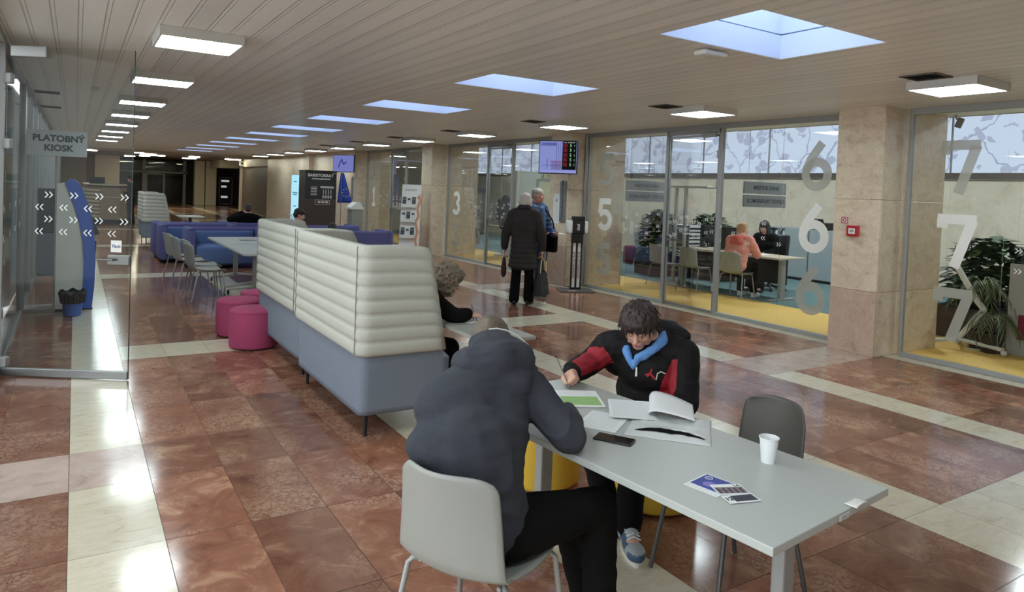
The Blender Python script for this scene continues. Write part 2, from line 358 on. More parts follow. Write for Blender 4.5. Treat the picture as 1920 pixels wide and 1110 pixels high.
# ---------------------------------------------------------------- floor
def build_floor():
    mb = MB(); rnd = []
    mb.cur = 3; mb.add([(-.8, -4.5, -.002), (8.2, -4.5, -.002), (8.2, 56, -.002), (-.8, 56, -.002)], [(0, 1, 2, 3)]); rnd.append(0)
    cols = []
    for k in range(-1, 4):
        x = k * 1.965
        cols.append((x, x + .4, 's', k))
        x0 = x + .4; x1 = (k + 1) * 1.965 if k < 3 else 7.93; w = (x1 - x0) / 4
        for q in range(4): cols.append((x0 + q * w, x0 + (q + 1) * w, 't', k))
    cols.append((7.93, 8.2, 's', 9))
    g = .0016
    for bay in range(-2, 18):
        y0 = 1.43 + 3 * bay
        for r, (a, c) in enumerate(((0, .6), (.6, 1.4), (1.4, 2.2), (2.2, 3.0))):
            for (xa, xb, ty, k) in cols:
                if ty == 's': m = 1
                else:
                    m = 0
                    if r == 0:
                        if bay % 2 == 0 and k in (0, 2): m = 1
                        if bay % 2 == 1 and k in (-1, 3): m = 2
                if ty == 's' and r == 0 and bay % 2 == 1 and k in (0, 3): m = 2
                mb.cur = m
                mb.add([(xa + g, y0 + a + g, 0), (xb - g, y0 + a + g, 0), (xb - g, y0 + c - g, 0), (xa + g, y0 + c - g, 0)], [(0, 1, 2, 3)]); rnd.append(random.random())
    o = S('floor', mb, [M['red'], M['cream'], M['pink'], M['grout']])
    set_rnd(o, rnd)
build_floor()
mb = MB(); mb.cur = 0; mb.bx(8.2, 10.05, -1.5, 26, -.1, 0); mb.cur = 1; mb.bx(10.05, 15, -1.5, 26, -.1, 0)
S('floor_offices', mb, [M['yellow_floor'], M['teal_floor']])

# ---------------------------------------------------------------- ceiling with skylight holes
SKY = [3.17, 6.28, 9.1, 11.9, 14.6, 17.2, 19.9, 22.6, 25.3, 28.0, 30.7]
SX0, SX1, SH = 3.42, 4.74, .43
ZC = 2.87
def ceiling():
    mb = MB(); xs = [-.6, SX0, SX1, 9.25]; ys = [-4.5]
    for s in SKY: ys += [s - SH, s + SH]
    ys.append(34.0); t = .12
    for j in range(len(ys) - 1):
        for i in range(3):
            if i == 1 and j % 2 == 1: continue
            mb.bx(xs[i], xs[i + 1], ys[j], ys[j + 1], ZC, ZC + t)
    mb.bx(-3.4, -.6, 7.2, 10.5, ZC, ZC + t)
    S('ceiling', mb, M['ceil'])
ceiling()
for k, s in enumerate(SKY):
    r = SE('window_%d' % (k + 1), loc=((SX0 + SX1) / 2, s, ZC))
    hx, hy = (SX1 - SX0) / 2, SH; w = MB(); z = 0
    for st, (z0, z1) in enumerate(((0, .19), (.2, .39), (.4, .62))):
        e = .012 * st      # each course of the lining steps out a little
        for sx in (-1, 1):
            w.bx(sx * (hx - .004 + e), sx * (hx + .05), -hy - .05, hy + .05, z0 + .004, z1)
            w.bx(-hx - .05, hx + .05, sx * (hy - .004 + e), sx * (hy + .05), z0 + .004, z1)
    S('skylight_lining', w, M['well'], r)
    w = MB()
    for sx in (-1, 1): w.bx(sx * (hx + .05), sx * (hx + .06), -hy - .06, hy + .06, .004, .62); w.bx(-hx - .06, hx + .06, sx * (hy + .05), sx * (hy + .06), .004, .62)
    S('skylight_dark_backing', w, M['darkmetal'], r)  # dark backing added so lining gaps read as shadow lines, not bright sky
    w = MB(); w.bx(-hx, hx, -hy, hy, .62, .64); S('skylight_pane', w, M['skypane'], r)
    w = MB()
    for sx in (-1, 1):
        w.bx(sx * (hx - .03), sx * (hx + .01), -hy, hy, .60, .62); w.bx(-hx, hx, sx * (hy - .03), sx * (hy + .01), .60, .62)
    S('skylight_frame', w, M['frame_white'], r)
# office ceiling (higher, behind the soffit) and far lobby ceiling
mb = MB(); mb.bx(9.25, 15, -1.5, 26, 3.75, 3.85); S('ceiling_offices', mb, M['wallplain'])
mb = MB(); mb.bx(9.15, 9.25, -1.5, 26, ZC, 3.75); S('ceiling_soffit', mb, M['wallplain'])
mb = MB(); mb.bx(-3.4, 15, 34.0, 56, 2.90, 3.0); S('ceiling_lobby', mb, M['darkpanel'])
mb = MB(); mb.bx(-3.4, 9, 33.85, 34.0, 2.78, 2.9); S('trim_1', mb, M['wallplain'])

# ---------------------------------------------------------------- pillars and walls of the right side
PIL = [(4.43, 5.0), (10.35, 10.92), (16.2, 16.8), (22.0, 22.6)]
def panels(name, boxes, mats, label=None):
    mb = MB(); rv = []
    for bx in boxes:
        mb.cur = bx[6] if len(bx) > 6 else 0
        mb.box(((bx[0] + bx[1]) / 2, (bx[2] + bx[3]) / 2, (bx[4] + bx[5]) / 2), (bx[1] - bx[0], bx[3] - bx[2], bx[5] - bx[4]), .004, 1); q = random.random()
        rv += [q] * (len(mb.f) - len(rv))
    o = S(name, mb, mats, label=label); set_rnd(o, rv); return o
for i, (a, c) in enumerate(PIL):
    bxs = []
    for (z0, z1) in ((0, .74), (.743, 1.8), (1.803, 2.87)):
        bxs.append((7.73, 7.76, a, c, z0, z1, 1 if z0 == 0 else 0))
        bxs.append((7.763, 8.16, a, c, z0, z1, 0)); bxs.append((8.163, 9.1, a, c, z0, z1, 0))
    panels('pillar_%d' % (i + 1), bxs, [M['trav'], M['trav_pink']])
bxs = []
y = 22.6
while y < 33.6:
    y2 = min(y + 1.4, 33.8); bxs.append((7.76, 8.1, y + .006, y2 - .006, 0, 2.87)); y = y2
panels('wall_right', bxs, [M['trav']])
mb = MB(); mb.bx(7.72, 7.76, 22.6, 33.8, 0, .09); S('baseboard_right', mb, M['cream']); set_rnd(bpy.data.objects['baseboard_right'])
panels('wall_right_pier', [(7.62, 7.76, 26.9, 27.35, 0, 2.87)], [M['trav']])
# back wall of the offices with clerestory
bxs = []
y = -1.5
while y < 26: bxs.append((14.4, 14.6, y, y + 1.2, 0, 2.3)); y += 1.2
panels('wall_offices', bxs, [M['trav_pale']])
mb = MB(); mb.bx(14.33, 14.4, -1.5, 26, 2.3, 2.42); S('trim_2', mb, M['darkpanel'])
w = MB(); w.bx(14.42, 14.45, -1.5, 26, 2.42, 3.75)
cl = SE('window_20'); S('map_film_pane', w, M['map'], cl)
w = MB()
for q in range(14): w.bx(14.39, 14.43, -1.5 + q * 2.1, -1.47 + q * 2.1, 2.42, 3.75)
S('window_frame', w, M['alu'], cl)
mb = MB(); mb.bx(8.17, 14.6, -1.6, -1.5, 0, 3.8); S('wall_office_near', mb, M['wallplain'])
mb = MB(); mb.bx(8.17, 14.6, 26, 26.1, 0, 3.8); S('wall_office_far', mb, M['wallplain'])
mb = MB(); mb.bx(9.15, 14.4, 11.9, 11.98, 0, 2.35); 
# walls closing the hall
def glazing(nm, loc, rz, L, z0, z1, n):
    r = SE(nm, loc=loc, rz=rz); f = MB()
    for k in range(n + 1): f.bx(L * k / n - .03, L * k / n + .03, -.04, .04, z0, z1, .004)
    f.bx(0, L, -.04, .04, z0, z0 + .06); f.bx(0, L, -.04, .04, z1 - .06, z1); S('window_frame', f, M['alu2'], r)
    for k in range(n):
        g = MB(); g.bx(L * k / n + .03, L * (k + 1) / n - .03, -.005, .005, z0 + .06, z1 - .06); S('pane', g, M['glass'], r)
mb = MB(); mb.bx(-.6, 9.3, -4.6, -4.5, 0, 2.9); S('wall_back', mb, M['wallplain'])
mb = MB(); mb.bx(8.17, 8.3, -4.5, -1.5, 0, 2.9); S('wall_right_near', mb, M['wallplain'])

# ---------------------------------------------------------------- numerals, chevrons
def arc(cx, cy, rx, ry, a0, a1, n=22): return [(cx + rx * math.cos(R(a0 + (a1 - a0) * i / n)), cy + ry * math.sin(R(a0 + (a1 - a0) * i / n))) for i in range(n + 1)]
def numeral(mb, ch, M4, h, t=.002):       # unit height 1, centred at x = 0, y from 0..1
    w = .185
    if ch == '6': h *= 1.1
    lay = [0]
    def rb(pts, closed=False): mb.ribbon([(p[0] * h, p[1] * h) for p in pts], w * h, lay[0], t + lay[0], M4, closed); lay[0] += .0007
    if ch == '1': rb([(-.16, .78), (.03, .915), (.03, .0)]); rb([(-.19, .075), (.25, .075)])
    if ch == '3': rb(arc(0, .71, .23, .205, 155, -90)); rb(arc(0, .29, .26, .215, 90, -155))
    if ch == '5': rb([(.27, .915), (-.19, .915), (-.225, .53)]); rb([(-.225, .50)] + arc(0, .33, .265, .245, 128, -150))
    if ch == '6': rb(arc(0, .33, .25, .25, 0, 360)[:-1], True); rb([(-.25, .33)] + [(-.235, .45), (-.16, .62), (-.03, .80), (.10, .97)])
    if ch == '7': rb([(-.30, .74), (-.30, .915)]); rb([(-.385, .915), (.30, .915)]); rb([(.235, .90), (-.05, .0)])
def chev(mb, M4, s=.05, d=1):
    for q in (0, 1):
        o = (q - .5) * s * .75
        mb.ribbon([(o - d * s * .25, s * .5), (o + d * s * .25, 0), (o - d * s * .25, -s * .5)], s * .17, 0, .0015, M4)
GX = 8.17
def MG(y, z, x=GX - .009): return frame((x, y, z), (0, -1, 0), (0, 0, 1))     # read from the corridor side
WN = [21]
def nextw():
    WN[0] += 1; return WN[0] - 1
DN = [1]
def bay(y0, y1, door, joints, nums, zt=2.87):
    r = SE('window_%d' % nextw(), loc=(GX, (y0 + y1) / 2, 0))
    yc = (y0 + y1) / 2
    f = MB(); f.bx(-.03, .03, y0 - yc, y1 - yc, zt - .075, zt, .004); f.bx(-.03, .03, y0 - yc, (door[0] if door else y1) - yc, 0, .05, .004)
    if door: f.bx(-.03, .03, door[1] - yc, y1 - yc, 0, .05, .004)
    for y in (y0 + .02, y1 - .02): f.bx(-.025, .025, y - .02 - yc, y + .02 - yc, 0, zt, .004)
    S('window_frame', f, M['alu2'], r)
    edges = [y0]
    for j in sorted(joints + (list(door) if door else [])): edges.append(j)
    edges.append(y1); skip = None
    for i in range(len(edges) - 1):
        a, c = edges[i], edges[i + 1]
        if door and abs(a - door[0]) < 1e-6: continue
        g = MB(); g.bx(-.006, .006, a + .004 - yc, c - .004 - yc, .045, zt - .07)
        S('pane', g, M['glass'], r)
    for ch, y in nums:
        for z, mk in ((1.90, 'film_grey'), (1.09, 'film_white'), (.28, 'film_grey')):
            n = MB(); numeral(n, ch, frame((-.009, y - yc, z), (0, -1, 0), (0, 0, 1)), .58); S('numeral', n, M[mk], r, label='large vinyl number %s on the glass' % ch)
    cm = MB(); y = y0 + .25; k = 0
    while y < y1 - .2:
        if not any(abs(y - q[1]) < .42 for q in nums):
            for row, z in enumerate((1.42, 1.33, 1.22, 1.12)):
                if (k + row) % 2 == 0: chev(cm, frame((-.009, y - yc, z + (.03 if k % 3 == 0 else 0)), (0, -1, 0), (0, 0, 1)), .05, 1 if row % 2 else -1)
        y += .26; k += 1
    S('chevron_decals', cm, M['film_chev'], r)
    if door:
        d0, d1 = door; dc = (d0 + d1) / 2
        d = SE('door_%d' % DN[0], loc=(GX, dc, 0)); DN[0] += 1
        h = (d1 - d0) / 2; f = MB()
        for s in (-1, 1): f.bx(-.035, .035, s * h - .032, s * h + .032, 0, zt - .07, .006)
        f.bx(-.035, .035, -h, h, zt - .14, zt - .07, .006); S('door_frame', f, M['alu2'], d)
        f = MB()
        for s in (-1, 1): f.bx(-.02, .02, s * (h - .045) - .012, s * (h - .045) + .012, .02, zt - .15, .003)
        f.bx(-.02, .02, -h + .04, h - .04, .012, .05, .003); f.bx(-.02, .02, -h + .04, h - .04, zt - .185, zt - .15, .003); S('door_leaf_rim', f, M['alu'], d)
        g = MB(); g.bx(-.005, .005, -h + .05, h - .05, .05, zt - .18); S('pane', g, M['glass'], d)
        hd = MB()
        for s in (-1, 1): hd.tube([(s * .02, h - .09, 1.05), (s * .07, h - .09, 1.05), (s * .07, h - .22, 1.05)], .011, 8)
        hd.bx(-.024, .024, h - .12, h - .05, .93, 1.12, .006); S('door_handle', hd, M['steel'], d)
        c = MB(); c.bx(-.07, -.02, -h + .08, -h + .36, zt - .2, zt - .13, .008); c.tube([(-.05, -h + .3, zt - .12), (-.09, -h + .14, zt - .105), (-.04, -h + .05, zt - .1)], .01, 6); S('door_closer', c, M['alu2'], d)
        c = MB()
        for z in (.35, 1.9, 2.35): c.bx(-.045, -.015, -h + .0, -h + .06, z, z + .12, .006)
        S('hinge', c, M['alu2'], d)
        cm = MB(); y = -h + .12; k = 0
        while y < h - .1:
            for row, z in enumerate((1.42, 1.33, 1.22, 1.12)):
                if (k + row) % 2 == 0: chev(cm, frame((-.008, y, z + .02), (0, -1, 0), (0, 0, 1)), .055, 1 if row % 2 else -1)
            y += .26; k += 1
        S('chevron_decals', cm, M['film_chev'], d)
bay(-1.45, 4.38, None, [3.37, 1.6, 0.1], [('7', 3.8)])
bay(5.04, 10.31, (7.14, 8.24), [6.06, 9.2], [('5', 9.78), ('6', 5.55)])
bay(10.96, 16.12, (12.97, 14.05), [12.0, 15.1], [('3', 15.6), ('4', 11.3)])
bay(16.84, 21.96, (18.8, 19.9), [17.8, 20.9], [('1', 21.35), ('2', 17.2)])
# bright round conduit post beside pillar two
mb = MB(); mb.cyl((8.1, 10.32, 0), (8.1, 10.32, 2.87), .022, n=12); S('trim_3', mb, M['alu'])

# ---------------------------------------------------------------- left glazing
LX = -.55
m = bpy.data.materials.new('blind_fabric'); m.use_nodes = True; nt = m.node_tree; nt.nodes.clear()
d1 = nt.nodes.new('ShaderNodeBsdfDiffuse'); d1.inputs[0].default_value = lin((205, 210, 212)); t1 = nt.nodes.new('ShaderNodeBsdfTranslucent'); t1.inputs[0].default_value = lin((196, 206, 212))
x1 = nt.nodes.new('ShaderNodeMixShader'); x1.inputs[0].default_value = .3; o1 = nt.nodes.new('ShaderNodeOutputMaterial')
nt.links.new(d1.outputs[0], x1.inputs[1]); nt.links.new(t1.outputs[0], x1.inputs[2]); nt.links.new(x1.outputs[0], o1.inputs[0]); M['blind'] = m
def leftwall():
    r = SE('window_30', loc=(LX, 0, 0)); f = MB()
    for y in (7.3, 10.35): f.bx(-.035, .035, y - .035, y + .035, 0, 2.87, .006)
    f.bx(-.03, .03, 7.3, 10.35, 0, .05, .004); f.bx(-.03, .03, 7.3, 10.35, 2.80, 2.87, .004)
    S('window_frame', f, M['alu'], r)
    g = MB(); g.bx(-.006, .006, 7.34, 10.31, .05, 2.8); S('pane', g, M['glass'], r)
    cm = MB()
    for k in range(4):
        for row, z in enumerate((1.39, 1.12)): chev(cm, frame((.008, 7.8 + k * .72, z), (0, 1, 0), (0, 0, 1)), .06, -1)
    S('chevron_decals', cm, M['film_chev'], r)
    r = SE('window_31', loc=(LX, 10.38, 0)); f = MB()
    f.bx(.03, .36, -.03, .03, 0, .05, .004); f.bx(.34, .36, -.02, .02, 0, 2.2, .003)
    S('window_frame', f, M['alu'], r); g = MB(); g.bx(.035, .34, -.006, .006, .05, 2.2); S('pane', g, M['glass'], r)
    r = SE('window_32', loc=(LX, 0, 0)); f = MB(); y = 10.42
    ys = []
    while y < 33.7:
        f.bx(-.04, .04, y - .03, y + .03, 0, 2.87, .004); ys.append(y); y += 1.45
    f.bx(-.03, .03, 10.4, ys[-1], 0, .06); f.bx(-.03, .03, 10.4, ys[-1], 2.79, 2.87)
    S('window_frame', f, M['alu'], r)
    for a, c in zip(ys[:-1], ys[1:]):
        g = MB(); g.bx(-.006, .006, a + .03, c - .03, .06, 2.79); S('pane', g, M['glass'], r)
    # closed pale vertical blinds behind the glazing, daylight beyond them
    bl = MB(); y = 10.5
    while y < 33.6: bl.box((-.14, y, 1.43), (.128, .003, 2.72), rot=(0, 0, R(68))); y += .11
    S('vertical_blind', bl, M['blind'], r)
leftwall()
mb = MB(); mb.bx(-3.5, -3.4, 7.2, 10.5, 0, 2.9); mb.bx(-3.5, -.72, 10.42, 10.5, 0, 2.9); S('wall_left', mb, mat('left_room_wall', (112, 104, 94), .7, var=.08, vs=2))
glazing('window_51', (-.55, -4.5, 0), PI / 2, 11.75, 0, 2.87, 8)  # unseen glazing, assumed here so daylight reaches the near ceiling
mb = MB(); mb.bx(-3.5, -.6, 7.15, 7.25, 0, 2.9); S('wall_left_return', mb, M['wallplain'])
# ---------------------------------------------------------------- far lobby
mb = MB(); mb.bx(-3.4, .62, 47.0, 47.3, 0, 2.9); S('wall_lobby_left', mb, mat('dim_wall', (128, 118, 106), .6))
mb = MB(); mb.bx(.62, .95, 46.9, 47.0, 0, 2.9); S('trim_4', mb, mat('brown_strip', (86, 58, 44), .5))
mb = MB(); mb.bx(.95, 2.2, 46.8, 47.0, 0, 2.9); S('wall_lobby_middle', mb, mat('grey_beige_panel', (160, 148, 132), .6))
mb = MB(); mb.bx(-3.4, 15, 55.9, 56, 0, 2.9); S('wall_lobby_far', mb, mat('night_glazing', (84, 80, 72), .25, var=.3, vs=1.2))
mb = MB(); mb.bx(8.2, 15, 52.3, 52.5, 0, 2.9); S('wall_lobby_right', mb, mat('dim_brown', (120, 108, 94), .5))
def lobby_glass():
    r = SE('window_40', loc=(0, 52, 0)); f = MB()
    for x in (2.3, 3.85, 6.3): f.bx(x - .09, x + .09, -.06, .06, 0, 2.9)
    f.bx(2.3, 6.5, -.06, .06, 2.02, 2.12); S('window_frame', f, M['alu2'], r)
    for a, c in ((2.39, 3.76), (3.94, 6.21)):
        g = MB(); g.bx(a, c, -.008, .008, 2.12, 2.9); S('pane', g, M['glass'], r)
    g = MB(); g.bx(2.39, 3.76, -.008, .008, .03, 2.02); S('pane', g, M['glass'], r)
    d = SE('door_9', loc=(4.5, 51.95, 0)); f = MB()
    for x in (-.5, .55): f.bx(x - .06, x + .06, -.03, .03, 0, 1.98)
    f.bx(-.5, .55, -.03, .03, 1.9, 1.98); S('door_frame', f, M['alu2'], d); g = MB(); g.bx(-.44, .49, -.006, .006, .03, 1.9); S('pane', g, M['glass'], d)
    g = MB(); g.tube([(.4, -.05, .9), (.4, -.05, 1.3)], .02, 8); S('door_handle', g, M['steel'], d)
    d = SE('sign_o', loc=(0, 51.9, 0)); bpy.data.objects.remove(d)
    n = MB(); n.ribbon(arc(6.95, 1.45, .13, .22, 0, 360)[:-1], .09, 0, .01, frame((0, 51.93, 0), (1, 0, 0), (0, 0, 1)), True); S('numeral', n, M['film_white'], r, label='pale ring shaped digit on far glazing')
lobby_glass()
mb = MB(); mb.bx(6.55, 7.15, 49, 49.6, 0, 2.9, .02); mb.bx(7.2, 7.85, 48.9, 49.6, 0, 2.9, .02); S('pillar_9', mb, mat('cream_pillar', (208, 200, 172), .45))
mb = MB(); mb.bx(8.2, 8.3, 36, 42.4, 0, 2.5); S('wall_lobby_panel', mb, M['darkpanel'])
mb = MB(); mb.bx(8.1, 8.25, 42.4, 42.75, 0, 2.6); S('trim_5', mb, mat('cream_post', (178, 168, 150), .5))
mb = MB(); mb.bx(8.05, 8.4, 35, 41.5, 2.5, 2.9); S('trim_6', mb, mat('bulkhead', (176, 164, 146), .5))
mb = MB(); mb.bx(7.3, 8.4, 44.5, 48, 2.45, 2.9); S('trim_7', mb, bpy.data.materials['bulkhead'])
panels('wall_right_end', [(7.76, 8.1, 33.8, 34.3, 0, 2.87)], [M['trav']])
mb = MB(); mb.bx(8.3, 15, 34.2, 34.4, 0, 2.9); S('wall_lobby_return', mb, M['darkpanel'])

mb = MB(); mb.bx(-3.5, -3.4, 34, 56, 0, 2.9); S('wall_lobby_west', mb, M['darkpanel'])  # west and east side walls are unseen, added to keep sky light out
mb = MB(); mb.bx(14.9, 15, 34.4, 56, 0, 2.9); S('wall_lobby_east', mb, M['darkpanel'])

mb = MB(); mb.bx(8.2, 15, 34, 56, -.1, 0); mb.bx(-3.4, -1.96, 34, 56, -.1, 0); S('floor_lobby', mb, M['red'])
mb = MB(); mb.bx(-3.4, -.6, 33.9, 34.0, 0, 2.9); S('wall_left_end', mb, M['wallplain'])
mb = MB(); mb.bx(-6, -1.96, -8, 34, -.12, -.02); S('terrain_pavement', mb, mat('pavement', (150, 148, 142), .8))
ORD = ['first', 'second', 'third', 'fourth', 'fifth', 'sixth', 'seventh', 'eighth', 'ninth', 'tenth', 'eleventh', 'twelfth']
# ---------------------------------------------------------------- ceiling lights, vents, small ceiling things
def make_light(loc, label, group):
    t = T('ceiling_light', label, 'ceiling light', loc, 0, group)
    f = MB()
    for s in (-1, 1):
        f.bx(s * .3, s * .282, -.3, .3, -.075, 0, .003, 1); f.bx(-.3, .3, s * .3, s * .282, -.075, 0, .003, 1)
    f.bx(-.29, .29, -.29, .29, -.01, 0); P('frame', f, M['frame_white'], t)
    d = MB(); d.bx(-.281, .281, -.281, .281, -.072, -.06); P('diffuser', d, M['lamp'], t)
    return t
LL = [0.5, 3.3, 6.08, 8.72, 11.5, 14.1, 16.8, 19.5, 22.2, 24.9]
RL = [0.3, 3.2, 6.2, 9.15, 12.05, 14.8, 17.45, 20.2, 22.9, 25.6, 28.3, 31.0]
proto = None
for nm, x, ys, off in (('row over the glass door leaf', .81, LL, 2), ('row beside the numbered glass offices', 6.7, RL, 1)):
    for k, y in enumerate(ys):
        lab = '%s square ceiling light panel counted from near, in the %s' % (ORD[k - off].capitalize() if k >= off else 'Unseen', nm)
        if k < off: lab = 'square ceiling light panel %s, overhead in the %s' % ('nearest' if k == 0 else 'next nearest', nm)
        if proto is None: proto = make_light((x, y, ZC), lab, 'square ceiling light panels')
        else: dup(proto, (x, y, ZC), 0, lab)
# lights inside the offices
def olight(x, y, z, k):
    lab = 'square light panel on the office ceiling, %s one behind the glass counted from near' % ORD[k]
    if k == 0:
        global oproto
        oproto = dup(proto, (x, y, z), 0, lab, 'office ceiling lights')
        for q in oproto.children:
            if q.name.startswith('diffuser'): q.data = q.data.copy(); q.data.materials[0] = M['lamp_office']
    else: dup(oproto, (x, y, z), 0, lab, 'office ceiling lights')
k = 0
for y in (1.0, 4.0, 7.0, 10.0, 13.5, 17, 20.5):
    olight(11.6, y, 3.75, k); k += 1
vent0 = None
for k, (x, y, s) in enumerate([(6.2, 3.22, 1), (6.2, 6.35, 1), (6.2, 9.3, 1), (6.2, 12.2, 1), (6.2, 15.0, 1), (6.2, 17.6, 1), (6.2, 20.3, 1), (-.35, 11.75, .8), (-.37, 14.3, .8)]):
    lab = ('%s dark square air vent counted from near, beside the light row at the offices' % ORD[k].capitalize()) if x > 0 else '%s dark ceiling vent above the payment kiosk' % ('nearer' if k == 7 else 'farther')
    if vent0 is None:
        vent0 = T('ceiling_vent', lab, 'vent', (x, y, ZC), 0, 'ceiling vents'); f = MB()
        for q in (-1, 1): f.bx(q * .15, q * .135, -.15, .15, -.012, 0); f.bx(-.15, .15, q * .15, q * .135, -.012, 0)
        P('frame', f, mat('vent_frame', (96, 88, 80), .5), vent0); f = MB()
        for q in range(8): f.box((0, -.115 + q * .033, -.005), (.27, .02, .003), rot=(R(25), 0, 0))
        P('grille', f, mat('vent_grille', (52, 48, 44), .5), vent0)
        f = MB(); f.bx(-.135, .135, -.135, .135, -.0015, 0); P('backing', f, M['dark'], vent0)
    else: dup(vent0, (x, y, ZC), 0, lab)
t = T('wifi_access_point', 'white oval wireless access point on ceiling beside the nearest skylight', 'access point', (4.08, 3.72, ZC))
b = MB(); b.box((0, 0, -.03), (.26, .12, .04), .018, 3); P('housing', b, M['white'], t, True); b = MB(); b.box((.03, .02, -.006), (.08, .05, .012)); P('mount', b, M['alu2'], t)
t = T('smoke_detector', 'small round smoke detector on the ceiling above the hanging sign', 'smoke detector', (.2, 10.6, ZC))
b = MB(); b.lathe([(.05, 0), (.05, -.02), (.03, -.045), (.01, -.05)], n=20); P('housing', b, M['white'], t, True)
t = T('security_camera', 'small grey camera under the soffit inside office seven', 'camera', (9.0, 4.3, 2.87))
b = MB(); b.box((0, -.05, -.1), (.07, .07, .12), .01, rot=(R(20), 0, R(20))); P('body', b, mat('camera_grey', (120, 112, 106), .5), t); b = MB(); b.cyl((0, 0, 0), (0, -.02, -.06), .012, n=8); P('mount', b, M['alu2'], t)

# ---------------------------------------------------------------- swung-open glass door on the left
hx, hy = -.5, 7.24; ex, ey = .41, 6.67; ang = math.atan2(ey - hy, ex - hx); W = math.hypot(ex - hx, ey - hy)
t = SE('door_20', 'clear frameless glass door standing open across the pale floor strip', (hx, hy, 0), ang)
g = MB(); g.bx(.0, W, -.006, .006, .06, 2.79); P('pane', g, M['glass2'], t)
g = MB(); g.bx(0, W, -.018, .018, .008, .075, .004); P('bottom_rail', g, M['alu'], t)
g = MB(); g.bx(W - .001, W + .0015, -.0062, .0062, .07, 2.79); P('edge', g, mat('glass_edge', (52, 60, 58), .2), t)
for z in (.12, 1.97, 2.52):
    g = MB(); g.bx(-.045, .05, -.03, .03, z - .045, z + .045, .012); P('hinge', g, M['alu2'], t)
g = MB(); g.bx(W - .19, W, -.022, .022, .98, 1.065, .008); g.tube([(W - .12, -.02, 1.03), (W - .12, -.06, 1.03), (W - .26, -.06, 1.03)], .009, 8); P('lock', g, mat('lock_grey', (112, 114, 110), .35, .6), t)
g = MB(); g.bx(W - .165, W - .075, -.009, -.0065, 1.09, 1.19); P('sticker', g, M['white'], t); g = MB(); tmesh(g, 'Tlacit', .034, frame((W - .12, -.0095, 1.14), (1, 0, 0), (0, 0, 1)), .001, .0008); P('sticker_text', g, mat('blue_ink', (40, 70, 130), .5), t)
g = MB(); g.bx(.06, .36, -.05, .0, 2.70, 2.79, .006); P('door_closer', g, M['alu2'], t)
cm = MB()
for row, z in enumerate((1.555, 1.45, 1.35, 1.245)):
    for k in range(4): chev(cm, frame(((.30 if row % 2 else .376) + k * (.205 if row % 2 else .213), -.0075, z), (1, 0, 0), (0, 0, 1)), .05, -1 if row % 2 else 1)
P('chevron_decals', cm, M['film_chev'], t)
# hanging sign
t = T('hanging_sign', 'grey sign reading PLATOBNY KIOSK, fixed on the post by the open glass door', 'sign', (-.5, 10.1, 2.1))
b = MB(); b.bx(0, .62, -.012, .012, -.155, .155, .004); P('board', b, mat('sign_grey', (172, 178, 180), .45), t)
b = MB(); tmesh(b, 'PLATOBNÝ', .105, frame((.325, -.0135, .055), (1, 0, 0), (0, 0, 1)), .002, .004); tmesh(b, 'KIOSK', .105, frame((.325, -.0135, -.06), (1, 0, 0), (0, 0, 1)), .002, .004); P('lettering', b, M['ink'], t)
# payment kiosk: curved profile extruded in depth
def kiosk():
    t = T('payment_kiosk', 'tall curved payment kiosk with blue front band and pale grey side', 'payment kiosk', (0, 10.42, 0))
    outer = [(.21, .02), (.235, .3), (.243, .6), (.235, .85), (.205, 1.1), (.15, 1.35), (.09, 1.53), (.045, 1.62), (0, 1.665), (-.06, 1.668)]
    inner = [(.09, .02), (.11, .3), (.115, .6), (.10, .85), (.06, 1.1), (.0, 1.32), (-.06, 1.5), (-.105, 1.62)]
    Mk = Matrix(((1, 0, 0, 0), (0, 0, 1, 0), (0, 1, 0, 0), (0, 0, 0, 1)))
    b = MB(); b.prism(outer + inner[::-1], -.02, .5, Mk); P('front_band', b, mat('kiosk_blue', (46, 92, 186), .35), t)
    b = MB(); b.prism([(-.2, .02), (.088, .02)] + inner[1:] + [(-.2, 1.6)], 0, .48, Mk); P('side_panel', b, mat('kiosk_grey', (206, 210, 206), .45), t)
    b = MB(); b.box((.20, .24, 1.1), (.06, .34, .3), .01, rot=(0, R(-22), 0)); P('screen', b, M['dark'], t)
    b = MB(); b.box((.22, .24, .8), (.06, .3, .16), .01); P('keypad', b, M['darkmetal'], t)
    b = MB(); b.bx(-.21, .22, -.01, .49, 0, .02); P('base', b, M['darkmetal'], t)
kiosk()
t = T('waste_bin', 'small blue waste bin lined with a black bag, before the payment kiosk', 'bin', (.0, 10.02, 0))
b = MB(); b.lathe([(.085, 0), (.095, .01), (.112, .21), (.12, .215), (.12, .225), (.105, .225), (.09, .02)], n=28); P('bucket', b, mat('bin_blue', (62, 100, 178), .4), t, True)
def bag(u, v):
    a = 2 * PI * u; r = (.124 + .022 * v + .012 * math.sin(9 * a) * v + .008 * math.sin(17 * a + 1)); z = .16 + .15 * v + .015 * math.sin(5 * a) * v
    if v > .8: r -= (v - .8) * .15
    return (r * math.cos(a), r * math.sin(a), z)
b = MB(); b.grid(bag, 60, 10, True); b.lathe([(.10, .29), (.09, .12), (.02, .1)], n=24); P('bag', b, mat('bag_black', (16, 16, 17), .25), t, True)
t = T('service_terminal', 'black service cabinet with grey lower half behind the payment kiosk', 'cabinet', (-.37, 14.3, 0))
b = MB(); b.bx(-.16, .16, -.2, .2, .72, 1.47, .012); P('upper_body', b, M['dark'], t); b = MB(); b.bx(-.16, .16, -.2, .2, 0, .715, .008); P('lower_body', b, mat('terminal_grey', (74, 82, 92), .5), t)
b = MB(); b.bx(-.13, .13, -.215, -.2, 1.0, 1.3, .004); P('screen', b, mat('dim_screen', (40, 44, 50), .15), t)

